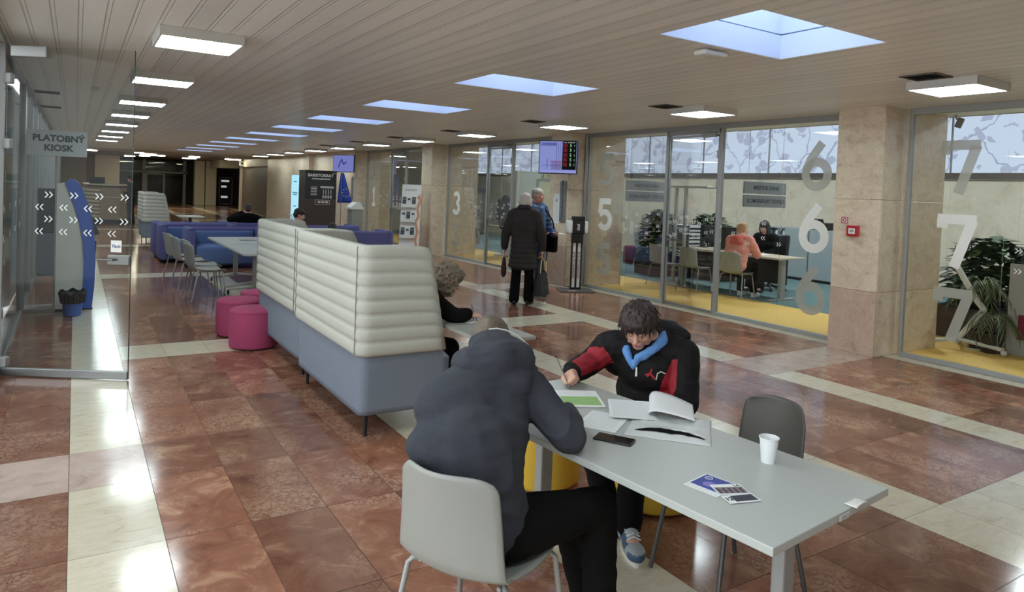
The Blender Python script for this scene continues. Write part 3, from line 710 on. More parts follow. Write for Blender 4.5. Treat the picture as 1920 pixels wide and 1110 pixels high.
# ---------------------------------------------------------------- reception desk
def reception():
    t = T('reception_desk', 'long curved beige reception desk with slatted end, far down the hall', 'desk', (1.05, 29.6, 0))
    fp = [(-.75, 2.2), (-.75, .9), (-.6, .2), (-.25, -.35), (.35, -.7), (.62, -.55), (.62, 1.2), (.1, 2.2)]
    b = MB(); b.prism(fp, .12, 1.28); P('body', b, mat('desk_beige', (150, 130, 106), .5, var=.05), t)
    b = MB(); b.prism([(x * .93, y * .93) for x, y in fp], 0, .12); P('plinth', b, M['dark'], t)
    b = MB(); b.prism([(x * 1.07, y * 1.07 - .03) for x, y in fp], 1.36, 1.41); P('countertop', b, mat('desk_top', (206, 194, 168), .4), t)
    b = MB(); b.prism([(x * .9, y * .9) for x, y in fp], 1.28, 1.36); P('upper_recess', b, mat('desk_brown', (104, 88, 72), .5), t)
    path = [(-.78, 2.2), (-.78, .9), (-.63, .18), (-.28, -.38)]
    for k in range(8):
        b = MB(); b.ribbon([(x, y) for x, y in path], .05, .2 + k * .135, .27 + k * .135); P('slat', b, bpy.data.materials['desk_top'], t)
    b = MB(); b.bx(-.2, .66, -.72, -.70, .93, .96); P('trim_strip', b, bpy.data.materials['desk_top'], t)
reception()
t = T('desk_monitor', 'flat monitor lying low on top of the reception desk', 'monitor', (.7, 30.2, 1.41)); b = MB(); b.box((0, 0, .12), (.5, .04, .24), .01); P('screen', b, M['dark'], t); b = MB(); b.box((0, .02, .01), (.2, .15, .02)); P('base', b, M['dark'], t)

# ---------------------------------------------------------------- vending machine, far sign
t = T('vending_machine', 'black vending machine with lit shelves in the far dim lobby', 'vending machine', (8.65, 50.5, 0))
b = MB(); b.bx(-.42, .42, -.35, .35, .05, 1.93, .02); P('cabinet', b, mat('vending_black', (34, 32, 32), .35), t)
b = MB()
for s in (-1, 1): b.bx(s * .42, s * .38, -.37, -.35, .06, 1.92)
b.bx(-.42, .42, -.37, -.35, 1.86, 1.92); b.bx(-.42, .42, -.37, -.35, .06, .12); P('front_frame', b, M['alu'], t)
for z, w in ((1.58, .5), (1.2, .34), (.5, .42)):
    b = MB(); b.bx(-.3, -.3 + w, -.365, -.35, z, z + .14); P('lit_panel', b, emit('vending_lit', (220, 226, 230), .25), t)
t = T('overhead_sign', 'small pale sign with dark writing on top of the far cream post', 'sign', (8.0, 41.9, 2.7))
b = MB(); b.bx(-.1, .35, -.03, .03, -.13, .13, .01); P('board', b, M['white'], t); b = MB(); b.bx(.0, .12, -.034, -.03, -.05, .05); b.bx(.16, .25, -.034, -.03, -.05, .05); P('lettering', b, M['ink'], t)
for k, (x, y, w) in enumerate([(2.6, 38, .4), (3.1, 39.5, .7), (3.5, 41, 1.0), (3.2, 43, .5), (2.6, 45, .5), (5.3, 40, .5), (5.5, 43.5, .7), (7.4, 41, .8), (.3, 36.5, .7), (.6, 38, .5)]):
    t = T('lobby_light', '%s yellowish tube light on the dim lobby ceiling, counted from the left' % ORD[[2, 3, 4, 5, 6, 7, 8, 9, 0, 1][k]], 'ceiling light', (x, y, 2.9), 0, 'lobby tube lights')
    b = MB(); b.bx(-w / 2, w / 2, -.12, .12, -.05, -.01); P('diffuser', b, M['lampwarm'], t); b = MB(); b.bx(-w / 2 - .02, w / 2 + .02, -.14, .14, -.02, 0); P('frame', b, M['frame_white'], t)

# ---------------------------------------------------------------- high-back booth sofa
M['felt_light'] = mat('light_grey_felt', (178, 179, 169), .9, var=.05, vs=60, bump=.15, bs=500)
M['felt_blue'] = mat('blue_grey_felt', (114, 123, 136), .9, var=.05, vs=60, bump=.15, bs=500)
M['felt_in'] = mat('inner_grey_felt', (140, 142, 134), .9, var=.05, vs=60)
def upath(L, D, r=.07, n=8):
    """outer U path: near front end -> near back corner -> far back corner -> far front end; origin at near back corner, x to the front, y along"""
    p = [(D, 0)]
    p += [(D - (D - r) * i / 10, 0) for i in range(1, 10)]
    p += [(r - r * math.sin(PI / 2 * i / n), r - r * math.cos(PI / 2 * i / n)) for i in range(n + 1)]
    p += [(0, r + (L - 2 * r) * i / 14) for i in range(1, 14)]
    p += [(r - r * math.cos(PI / 2 * i / n), L - r + r * math.sin(PI / 2 * i / n)) for i in range(n + 1)]
    p += [(r + (D - r) * i / 10, L) for i in range(1, 10)] + [(D, L)]
    return [V((a, b, 0)) for a, b in p]
def make_booth(loc, label, L=1.58, D=.53, rz=0):
    t = T('booth_sofa', label, 'booth sofa', loc, rz, 'high-back booth sofas')
    path = upath(L, D); n = len(path); nor = []
    for i in range(n):
        d = (path[min(i + 1, n - 1)] - path[max(i - 1, 0)]).normalized(); nor.append(V((d.y, -d.x, 0)) * -1)
    # make the normals point outwards
    c = V((D / 2, L / 2, 0))
    nor = [q if q.dot(path[i] - c) > 0 else -q for i, q in enumerate(nor)]
    Z0, Z1, NR, SUB = .575, 1.335, 8, 7
    def endfac(i):    # 1 at front ends, 0 elsewhere
        x = path[i].x; return max(0, (x - D * .55) / (D * .45)) if (path[i].y < .01 or path[i].y > L - .01) else 0
    def surf(off, pillow):
        def Pn(u, v):
            i = min(n - 1, int(round(u * (n - 1)))); q = path[i].copy(); e = endfac(i)
            top = Z1 - .07 * max(0, (e - .75) / .25) ** 2.2 - .02 * e
            z = Z0 + (top - Z0) * v
            if q.x > .1: q.x += (q.x / D) * (.13 * (1 - v) - .02)
            ph = (v * NR) % 1.0
            pil = pillow * (math.sin(PI * min(max(ph, 0), 1)) ** .5 if v < 1 else 0)
            edge = 1 - max(0, (e - .93) / .07) ** 2 * .6
            q = q + nor[i] * ((off + pil) * edge); return (q.x, q.y, z)
        return Pn
    o = surf(.02, .013); q = surf(-.035, 0)
    b = MB(); b.sheet(o, n, NR * SUB + 1, lambda u, v: V(q(u, v)) - V(o(u, v))); ob = P('quilted_screen', b, M['felt_light'], t, 'all')
    # seams at the two back corners
    for yy in (.045, L - .045):
        b = MB(); b.tube([(-.031, yy, Z0 + .01), (-.031, yy, Z1 - .01)], .004, 6); P('seam', b, M['felt_in'], t)
    def shell(u, v):
        i = min(n - 1, int(round(u * (n - 1)))); p = path[i].copy(); z = .165 + v * .44
        if p.x > .1: p.x += (p.x / D) * .14
        e = endfac(i)
        if e > .6: z = min(z, .605 - .09 * ((e - .6) / .4) ** 2 * v)
        q2 = p + nor[i] * (.005 - .012 * (1 - v)); return (q2.x, q2.y, z)
    b = MB(); b.sheet(shell, n, 12, lambda u, v: V((0, 0, 0)) - nor[min(n - 1, int(round(u * (n - 1))))] * .09); P('shell', b, M['felt_blue'], t, 'all')
    b = MB(); b.bx(.07, D + .13, .08, L - .08, .17, .31, .02); P('seat_base', b, M['felt_blue'], t, True)
    b = MB(); b.bx(.10, D + .14, .095, L - .095, .31, .46, .04, 3); P('seat_cushion', b, M['felt_blue'], t, True)
    b = MB(); b.box((.13, L / 2, .76), (.09, L - .2, .6), .035, 3, rot=(0, R(8), 0)); P('back_cushion', b, M['felt_in'], t, True)
    for x in (.08, D + .05):
        for y in (.08, L - .08):
            b = MB(); b.cyl((x, y, 0), (x, y, .18), .013, .017, n=10); P('leg', b, M['darkmetal'], t)
    return t
bt = make_booth((1.655, 4.47, 0), 'nearest high-back grey booth sofa, beside the seated curly-haired woman')
dup(bt, (1.70, 6.2, 0), 0, 'second high-back grey booth sofa, with pink poufs beside it')
dup(bt, (1.50, 20.1, 0), 0, 'distant high-back grey booth sofa beyond the blue sofas')
# ---------------------------------------------------------------- poufs
def pouf(loc, label, m, group, r=.245, h=.41, proto=None):
    if proto: return dup(proto, loc, 0, label, group)
    t = T('pouf', label, 'pouf', loc, 0, group)
    b = MB(); b.lathe([(r - .02, .012), (r - .004, .02), (r, .035), (r + .003, h * .5), (r, h - .035), (r - .006, h - .015), (r - .025, h - .003), (r * .5, h + .006), (.01, h + .008)], n=40); P('upholstery', b, m, t, 'all')
    b = MB(); b.lathe([(r - .05, 0), (r - .05, .014)], n=24); P('base', b, M['dark'], t)
    b = MB(); b.tube([((r + .001) * math.cos(2 * PI * k / 40), (r + .001) * math.sin(2 * PI * k / 40), h - .028) for k in range(40)], .0035, 6, closed=True); P('piping', b, m, t, True)
    return t
mp_ = mat('magenta_felt', (158, 62, 98), .9, bump=.1, bs=400)
pp = pouf((1.62, 7.56, 0), 'nearest of the magenta poufs, half behind the second booth sofa', mp_, 'magenta poufs')
pouf((1.60, 8.22, 0), 'middle magenta pouf, peeking out left of the others', mp_, 'magenta poufs', proto=pp)
pouf((1.95, 8.72, 0), 'farthest magenta pouf, mostly hidden behind the other two', mp_, 'magenta poufs', proto=pp)
my = mat('yellow_felt', (196, 160, 52), .9, bump=.1, bs=400)
yp = pouf((2.84, 2.87, 0), 'yellow pouf on which the boy sits, under the grey table', my, 'yellow poufs', r=.25, h=.43)
pouf((2.42, 3.42, 0), 'yellow pouf at the far end of the grey table', my, 'yellow poufs', proto=yp)
# ---------------------------------------------------------------- blue lounge sofas
M['sofa_out'] = mat('violet_blue_felt', (88, 88, 136), .9, bump=.08, bs=400)
M['sofa_in'] = mat('sky_blue_felt', (88, 110, 156), .9, bump=.08, bs=400)
def make_sofa(loc, rz, label, w=1.5, d=.84):      # faces local -y
    t = T('lounge_sofa', label, 'sofa', loc, rz, 'blue lounge sofas')
    th = .15; h = .78
    for s in (-1, 1):
        b = MB(); b.prism([(-d / 2 - .05, .06), (d / 2 - .02, .06), (d / 2 - .02, h), (-d / 2 + .06, h), (-d / 2 + .015, h - .03), (-d / 2 - .0, h - .09)], s * w / 2, s * (w / 2 - th), Matrix(((0, 0, 1, 0), (1, 0, 0, 0), (0, 1, 0, 0), (0, 0, 0, 1))))
        me = b.mesh('armrest'); bb = bmesh.new(); bb.from_mesh(me); bmesh.ops.bevel(bb, geom=[e for e in bb.edges if e.calc_face_angle(0) > .5], offset=.05, segments=4, affect='EDGES', profile=.5); bb.to_mesh(me); bb.free()
        link('armrest', me, M['sofa_out'], t, 'all')
    b = MB(); b.bx(-w / 2 + th - .04, w / 2 - th + .04, d / 2 - .19, d / 2 - .02, .06, h - .004, .06, 4); P('backrest', b, M['sofa_out'], t, True)
    b = MB(); b.bx(-w / 2 + th + .002, w / 2 - th - .002, -d / 2 - .03, d / 2 - .18, .07, .45, .06, 4); P('seat', b, M['sofa_in'], t, True)
    b = MB(); b.bx(-w / 2 + th + .02, w / 2 - th - .02, d / 2 - .27, d / 2 - .17, .4, .70, .04, 3); P('back_cushion', b, M['sofa_in'], t, True)
    for x in (-w / 2 + .1, w / 2 - .1):
        for y in (-d / 2 + .08, d / 2 - .1):
            b = MB(); b.cyl((x, y, 0), (x, y, .07), .02, n=10); P('foot', b, M['darkmetal'], t)
    return t
sf = make_sofa((2.22, 16.0, 0), 0, 'leftmost blue lounge sofa, its seat open towards the grey chairs')
dup(sf, (2.58, 14.85, 0), 0, 'blue lounge sofa right behind the far grey meeting table')
dup(sf, (2.2, 17.0, 0), PI, 'blue lounge sofa standing back to back behind the leftmost one')
dup(sf, (3.72, 16.9, 0), PI, 'blue lounge sofa in which the man in black leans back')
dup(sf, (5.05, 14.3, 0), PI, 'blue lounge sofa with a dark head of hair showing above its back')
dup(sf, (4.95, 16.1, 0), PI, 'blue lounge sofa farthest right, before the coffee machine')
dup(sf, (3.75, 13.2, 0), R(90), 'blue lounge sofa whose sitter shows in profile above the booth')
# ---------------------------------------------------------------- chairs
def make_chair(label, loc, rz, m, mleg, group):     # faces local +y
    t = T('chair', label, 'chair', loc, rz, group)
    th = .011
    def seat(u, v):
        x = (u - .5) * (.41 + .03 * math.sin(PI * v)); y = .225 - v * .39
        z = .452 - .018 * math.sin(PI * v) + .022 * (2 * u - 1) ** 2 - (.03 * max(0, (.12 - v) / .12) ** 2)
        return (x, y, z)
    b = MB(); b.sheet(seat, 17, 15, lambda u, v: (0, 0, -th)); P('seat', b, m, t, 'all')
    prof = [(-.165, .452), (-.195, .458), (-.215, .476), (-.226, .505), (-.234, .56), (-.242, .63), (-.252, .70), (-.264, .77), (-.274, .83)]
    def back(u, v):
        f = v * (len(prof) - 1); i = min(int(f), len(prof) - 2); k = f - i
        y = prof[i][0] * (1 - k) + prof[i + 1][0] * k; z = prof[i][1] * (1 - k) + prof[i + 1][1] * k
        w = .435 - .055 * max(0, v - .3) / .7
        s = 2 * u - 1; x = s * w / 2
        top = max(0, (v - .86) / .14)
        if top > 0:
            x *= 1 - .09 * top ** 2.5; z -= .03 * abs(s) ** 5 * top
        y += .085 * s * s * (.4 + .6 * v) - .03 * (.3 + .7 * v); z += .02 * (s * s) * (1 - v) ** 3
        return (x, y, z)
    b = MB(); b.sheet(back, 21, 30, lambda u, v: (0, -th, 0)); P('backrest', b, m, t, 'all')
    fr = MB()
    for s in (-1, 1): fr.tube([(s * .165, .17, .425), (s * .165, -.15, .425)], .008, 8)
    fr.tube([(-.165, .0, .425), (.165, .0, .425)], .008, 8); P('seat_frame', fr, mleg, t, True)
    for s in (-1, 1):
        for (y0, y1) in ((.17, .235), (-.15, -.24)):
            b = MB(); b.tube([(s * .165, y0 * .8, .425), (s * .195, y0 * .97, .424), (s * .208, y0 + (y1 - y0) * .08, .408), (s * .245, y1, .006)], .0105, 10); P('leg', b, mleg, t, True)
    return t
GL = mat('light_grey_tube', (158, 160, 158), .4, .3)
ch = make_chair('light grey plastic chair under the man in the dark hoodie', (1.262, 2.115, 0), -R(63), M['grey_plastic'], GL, 'grey plastic chairs')
make_chair('dark grey plastic chair pushed under the near grey table, beside the cup', (2.49, 2.04, 0), R(77.4), M['dgrey_plastic'], mat('dark_tube', (84, 86, 84), .4, .4), 'dark grey chairs')
dup(ch, (1.62, 10.75, 0), -R(86), 'nearest grey chair along the left side of the far meeting table')
dup(ch, (1.66, 11.3, 0), -R(88), 'second grey chair along the left side of the far meeting table')
dup(ch, (1.58, 12.0, 0), -R(84), 'third grey chair along the left side of the far meeting table')
dup(ch, (1.55, 12.75, 0), -R(80), 'farthest grey chair along the left side of the far meeting table')
# ---------------------------------------------------------------- tables
def make_table(loc, rz, L, W, label, group, h=.77):
    t = T('table', label, 'table', loc, rz, group)
    b = MB(); b.bx(-W / 2, W / 2, -L / 2, L / 2, h - .027, h, .003, 2); P('tabletop', b, M['tabletop'], t)
    for s in (-1, 1):
        y = s * (L / 2 - .24); cx = .125 if s < 0 else 0
        l = MB(); l.bx(cx - .036, cx + .036, y - .025, y + .025, .1, h - .05, .008); P('column', l, M['alu2'], t)
        l = MB(); l.bx(-W / 2 + .1, W / 2 - .1, y - .04, y + .04, h - .055, h - .027, .004); P('bracket', l, M['alu2'], t)
        for q in (-1, 1):
            l = MB(); l.tube([(cx, y, .13), (q * .1 + cx, y + s * .03, .115), (q * (W / 2 - .06), y + s * .12, .075)], [.035, .03, .02], 8)
            fo = P('foot', l, M['alu2'], t, True)
            c = MB(); c.tube([(q * (W / 2 - .06) - .012, y + s * .12, .034), (q * (W / 2 - .06) + .012, y + s * .12, .034)], .033, 14); P('caster', c, M['dark'], fo, True)
    b = MB(); b.tube([(0, -L / 2 + .3, .62), (0, L / 2 - .3, .62)], .018, 8); P('crossbar', b, M['alu2'], t)
    return t
TR = R(6); u = V((math.cos(TR), math.sin(TR), 0)); v_ = V((-math.sin(TR), math.cos(TR), 0)); TB = V((1.67, 1.21, 0))
TC = TB + u * .36 + v_ * .81
mt = make_table(TC, TR, 1.62, .72, 'near grey table with papers, at which the hooded man and boy write', 'grey meeting tables')
ft = make_table((2.36, 10.55, 0), 0, 1.5, .84, 'grey meeting table next to the pink poufs, half hidden by the booth', 'grey meeting tables', .745)
dup(ft, (2.36, 12.07, 0), 0, 'far grey meeting table standing before the blue sofas')
t = T('cable_flap', 'flat grey cable flap set in the far meeting table', 'cable flap', (2.45, 12.1, .745)); b = MB(); b.bx(-.12, .12, -.1, .1, 0, .006, .002); P('lid', b, mat('flap', (120, 124, 120), .5), t)
t = T('side_table', 'narrow grey laptop table in front of the curly-haired woman', 'table', (2.52, 4.58, 0)); b = MB(); b.bx(-.21, .21, -.63, .63, .715, .74, .004); P('tabletop', b, mat('grey_top2', (150, 152, 144), .5), t)
b = MB(); b.bx(.10, .15, -.05, .05, .02, .715, .005); P('column', b, M['alu2'], t); b = MB(); b.bx(-.2, .2, -.25, .25, 0, .02, .004); P('base', b, M['alu2'], t)
t = T('small_table', 'small pale square table with black leg beyond the blue sofas', 'table', (2.6, 20.1, 0)); b = MB(); b.bx(-.3, .3, -.5, .5, .72, .745, .003); P('tabletop', b, M['tabletop'], t); b = MB(); b.cyl((0, 0, .02), (0, 0, .72), .04); P('column', b, M['dark'], t); b = MB(); b.lathe([(.25, 0), (.24, .02), (.04, .03)], n=24); P('base', b, M['dark'], t)

# ---------------------------------------------------------------- things on the near table
ZT = .7702
def onto(x, y, z=0): return V((x, y, ZT + z))
def paper(name, label, cat, corners, z, mats, draw=None, mname='paper', thick=.0012, group=None):
    a, b_, c_, d_ = [V((p[0], p[1], 0)) for p in corners]     # a->b is the text direction, a->d is up
    o = (a + b_ + c_ + d_) / 4; t = T(name, label, cat, (o.x, o.y, ZT + z), 0, group)
    ex_ = ((b_ - a) + (c_ - d_)) / 2; ey_ = ((d_ - a) + (c_ - b_)) / 2; w, h = ex_.length, ey_.length
    Mx = frame((0, 0, 0), ex_, ey_); s = MB(); s.prism([(-w / 2, -h / 2), (w / 2, -h / 2), (w / 2, h / 2), (-w / 2, h / 2)], 0, thick, Mx); P('sheet', s, M[mname], t)
    Mx = frame((0, 0, thick), ex_, ey_)
    if draw: draw(t, Mx, w, h)
    return t
def lines(t, Mx, w, h, n=16, mk='ink_grey', y0=-.42, y1=.42, x0=-.42, x1=.42):
    b = MB()
    for k in range(n):
        y = y1 - (y1 - y0) * k / (n - 1); r_ = x1 - random.random() * .12 * (x1 - x0)
        x = x0
        while x < r_ - .02:
            l = .02 + random.random() * .07; xe = min(x + l, r_)
            b.prism([(x * w, y * h - .0009), (xe * w, y * h - .0009), (xe * w, y * h + .0009), (x * w, y * h + .0009)], 0, .0002, Mx); x = xe + .012
    P('printed_text', b, M[mk], t)
M['ink_grey'] = mat('text_grey', (172, 174, 178), .8)
M['form_green'] = mat('form_green', (156, 194, 126), .8); M['form_dark'] = mat('form_line', (84, 110, 80), .8)
def form(t, Mx, w, h):
    b = MB(); b.prism([(-.44 * w, -.40 * h), (.44 * w, -.40 * h), (.44 * w, .12 * h), (-.44 * w, .12 * h)], 0, .0002, Mx); P('green_block', b, M['form_green'], t)
    b = MB()
    for k in range(9): b.prism([(-.44 * w, (-.36 + k * .055) * h), (.44 * w, (-.36 + k * .055) * h), (.44 * w, (-.355 + k * .055) * h), (-.44 * w, (-.355 + k * .055) * h)], .0002, .0004, Mx)
    P('form_lines', b, M['form_dark'], t)
    lines(t, Mx, w, h, 6, 'ink_grey', .2, .42)
# corners: a = lower-left seen by the reader
paper('form_sheet', 'green printed form under the boy\'s writing hand', 'form', [(1.87, 2.50), (2.055, 2.41), (2.19, 2.62), (2.02, 2.72)], .0026, None, form)
paper('paper_sheet', 'plain white sheet half under the green form', 'paper', [(1.84, 2.52), (2.03, 2.42), (2.16, 2.64), (1.97, 2.75)], .001, None, lambda t, Mx, w, h: lines(t, Mx, w, h, 5))
paper('letter_sheet', 'white printed letter lying between the phone and the green form', 'paper', [(1.80, 2.25), (1.885, 2.12), (2.07, 2.26), (1.965, 2.42)], .001, None, lambda t, Mx, w, h: lines(t, Mx, w, h, 14))
paper('stacked_letter', 'white printed stapled letter lying on the plastic envelope', 'paper', [(1.97, 2.27), (2.14, 2.13), (2.28, 2.36), (2.13, 2.47)], .012, None, lambda t, Mx, w, h: lines(t, Mx, w, h, 18), thick=.002)
# curled page
def curl():
    t = T('curled_page', 'white page curling up over the stapled letter', 'paper', (2.22, 2.22, ZT + .0145))
    ax = V((.72, -.69, 0)); up = V((.69, .72, 0))       # ax: across towards the right of the picture
    def Pp(u, v):
        s = u * .26; r = .03
        if s < PI * r: a = s / r; x = -r * math.sin(a) * 1.0; z = r - r * math.cos(a)
        else: k = s - PI * r; x = k; z = 2 * r - .05 * (k / .16) ** 1.5 * .9
        z = max(z, .002) * (.55 + .45 * v)
        q = ax * (x - .02 + .0) + up * ((v - .5) * .22 + .0) ; return (q.x, q.y, z)
    b = MB(); b.sheet(Pp, 36, 8, lambda u, v: (0, 0, .0012)); P('sheet', b, M['paper'], t, 'all')
curl()
def envelope():
    t = T('plastic_envelope', 'torn white plastic mailing envelope with black inside, under the letters', 'envelope', (2.12, 2.05, ZT))
    c = [V((1.90, 2.10, 0)), V((2.125, 1.84, 0)), V((2.37, 2.06, 0)), V((2.19, 2.33, 0))]
    def Pp(u, v):
        q = (c[0] * (1 - u) + c[1] * u) * (1 - v) + (c[3] * (1 - u) + c[2] * u) * v
        q = q - V((2.12, 2.05, 0)); e = min(u, 1 - u, v, 1 - v)
        z = .0015 + .0085 * min(1, e * 7) + .0045 * (mnoise.noise(V((u * 5, v * 6, 1))) + .6 * mnoise.noise(V((u * 14, v * 12, 4)))) * min(1, e * 8)
        q += V((mnoise.noise(V((u * 6, v * 6, 9))), mnoise.noise(V((u * 6, v * 6, 19))), 0)) * .006
        return (q.x, q.y, max(.001, z))
    b = MB(); b.sheet(Pp, 40, 40, lambda u, v: (0, 0, -.0008)); P('film', b, mat('poly_white', (206, 210, 210), .32), t, 'all')
    up = []; lo = []
    for k in range(24):
        s = k / 23; u_ = .12 + .80 * s; vv = .14 + .06 * math.sin(s * 3.1); wd = .085 * math.sin(PI * s) ** .6 + .004
        up.append(V(Pp(u_, vv + wd + .01 * mnoise.noise(V((s * 20, 0, 0))))) + V((0, 0, .002))); lo.append(V(Pp(u_, vv - wd * .4)) + V((0, 0, .002)))
    b = MB(); vs = up + lo; b.add(vs + [q + V((0, 0, .0006)) for q in vs], [(i, i + 1, 25 + i, 24 + i) for i in range(23)] + [(48 + i, 48 + 24 + i, 48 + 25 + i, 48 + i + 1) for i in range(23)]); P('torn_opening', b, mat('matte_black', (14, 14, 15), .95, spec=.1), t)
envelope()
t = T('smartphone', 'black smartphone lying on the near table by the hooded man\'s elbow', 'phone', (1.822, 2.065, ZT), math.atan2(-.14, .085))
b = MB(); b.box((0, 0, .0045), (.155, .075, .009), .004, 3); P('body', b, M['dark'], t, True); b = MB(); b.bx(-.073, .073, -.034, .034, .0088, .0094); P('screen', b, mat('phone_screen', (30, 24, 22), .08), t)
t = T('paper_cup', 'white disposable cup standing on the near table', 'cup', (2.2, 1.635, ZT)); b = MB()
b.lathe([(.024, .002), (.025, 0), (.034, .088), (.0365, .09), (.0365, .094), (.034, .094), (.0335, .088), (.0245, .006), (.002, .005)], n=32); P('body', b, mat('cup_white', (228, 232, 234), .4), t, True)
# flyers
M['fly_blue'] = mat('flyer_blue', (52, 66, 150), .5); M['fly_dark'] = mat('flyer_dark', (44, 46, 60), .5); M['fly_mid'] = mat('flyer_photo', (108, 96, 98), .5, var=.5, vs=90)
def fl_blue(t, Mx, w, h):
    b = MB(); b.prism([(-.28 * w, -.44 * h), (.46 * w, -.44 * h), (.46 * w, .45 * h), (-.28 * w, .45 * h)], 0, .0003, Mx); P('blue_print', b, M['fly_blue'], t)
    b = MB(); b.ribbon(arc(.3 * w, .28 * h, .012, .012, 0, 360)[:-1], .003, .0003, .0006, Mx, True); tmesh(b, 'K', .016, Mx @ Matrix.Translation((.3 * w, .28 * h, .0005)), .0002); P('emblem', b, M['paper'], t)
    b = MB(); b.prism(arc(-.02 * w, .05 * h, .022, .022, 0, 360)[:-1], .0003, .0005, Mx); P('round_print', b, mat('flyer_lilac', (128, 120, 190), .5), t)
    lines(t, Mx, w, h, 8, 'ink_grey', -.4, .4, -.46, -.3)
def fl_photo(t, Mx, w, h):
    b = MB(); b.prism([(-.46 * w, -.42 * h), (.46 * w, -.42 * h), (.46 * w, .2 * h), (-.46 * w, .2 * h)], 0, .0003, Mx); P('photo_print', b, M['fly_mid'], t)
    b = MB()
    for k in range(5): b.prism([((-.42 + k * .18) * w, -.38 * h), ((-.34 + k * .18) * w, -.38 * h), ((-.34 + k * .18) * w, .1 * h), ((-.42 + k * .18) * w, .1 * h)], .0003, .0005, Mx)
    P('dark_figures', b, M['fly_dark'], t); b = MB(); tmesh(b, 'LA', .02, Mx @ Matrix.Translation((.34 * w, .33 * h, .0003)), .0002, .0006); P('lettering', b, M['ink'], t)
def fl_dark(t, Mx, w, h):
    b = MB(); b.prism([(-.25 * w, -.36 * h), (.45 * w, -.36 * h), (.45 * w, .36 * h), (-.25 * w, .36 * h)], 0, .0003, Mx); P('dark_print', b, M['fly_dark'], t)
    b = MB(); tmesh(b, '12', .028, Mx @ Matrix.Translation((-.37 * w, 0, .0003)), .0002, .0012); P('lettering', b, M['ink'], t)
paper('flyer', 'blue printed flyer at the bottom of the flyer pile', 'flyer', [(1.775, 1.49), (1.90, 1.555), (1.925, 1.645), (1.765, 1.655)], .001, None, fl_blue, group='flyers on the near table')
paper('flyer', 'small flyer with a photo strip lying over the blue one', 'flyer', [(1.80, 1.515), (1.895, 1.475), (1.935, 1.54), (1.83, 1.585)], .004, None, fl_photo, group='flyers on the near table')
paper('flyer', 'dark numbered flyer lying nearest on the flyer pile', 'flyer', [(1.78, 1.455), (1.885, 1.425), (1.915, 1.475), (1.80, 1.51)], .0025, None, fl_dark, group='flyers on the near table')
p = TB + u * .40 + v_ * -.002
t = T('paper_scrap', 'torn white paper strip hanging over the near table edge', 'paper scrap', (p.x + .09, p.y + .02, ZT), TR)
b = MB(); b.sheet(lambda a, c: ((a - .5) * .075, -.025 + .04 * c, .003 + .006 * math.sin(3 * a) * (1 - c)), 10, 5, lambda a, c: (0, 0, .002)); P('strip', b, M['white'], t, 'all')
t = T('inventory_sticker', 'tiny pale inventory sticker on the near table front edge', 'sticker', (p.x - .0, p.y - .0, .757), TR); b = MB(); b.bx(-.03, .03, -.0035, -.0015, -.009, .009); P('label', b, mat('sticker_grey', (196, 198, 196), .5), t); b = MB(); b.bx(-.015, .01, -.004, -.0035, -.005, .005); P('print', b, M['ink_grey'], t)
t = T('paper_sheet', 'white sheet on which the curly-haired woman writes', 'paper', (2.56, 4.66, .7402)); b = MB(); b.box((0, 0, .001), (.17, .25, .002), rot=(0, 0, .3)); P('sheet', b, M['paper'], t)

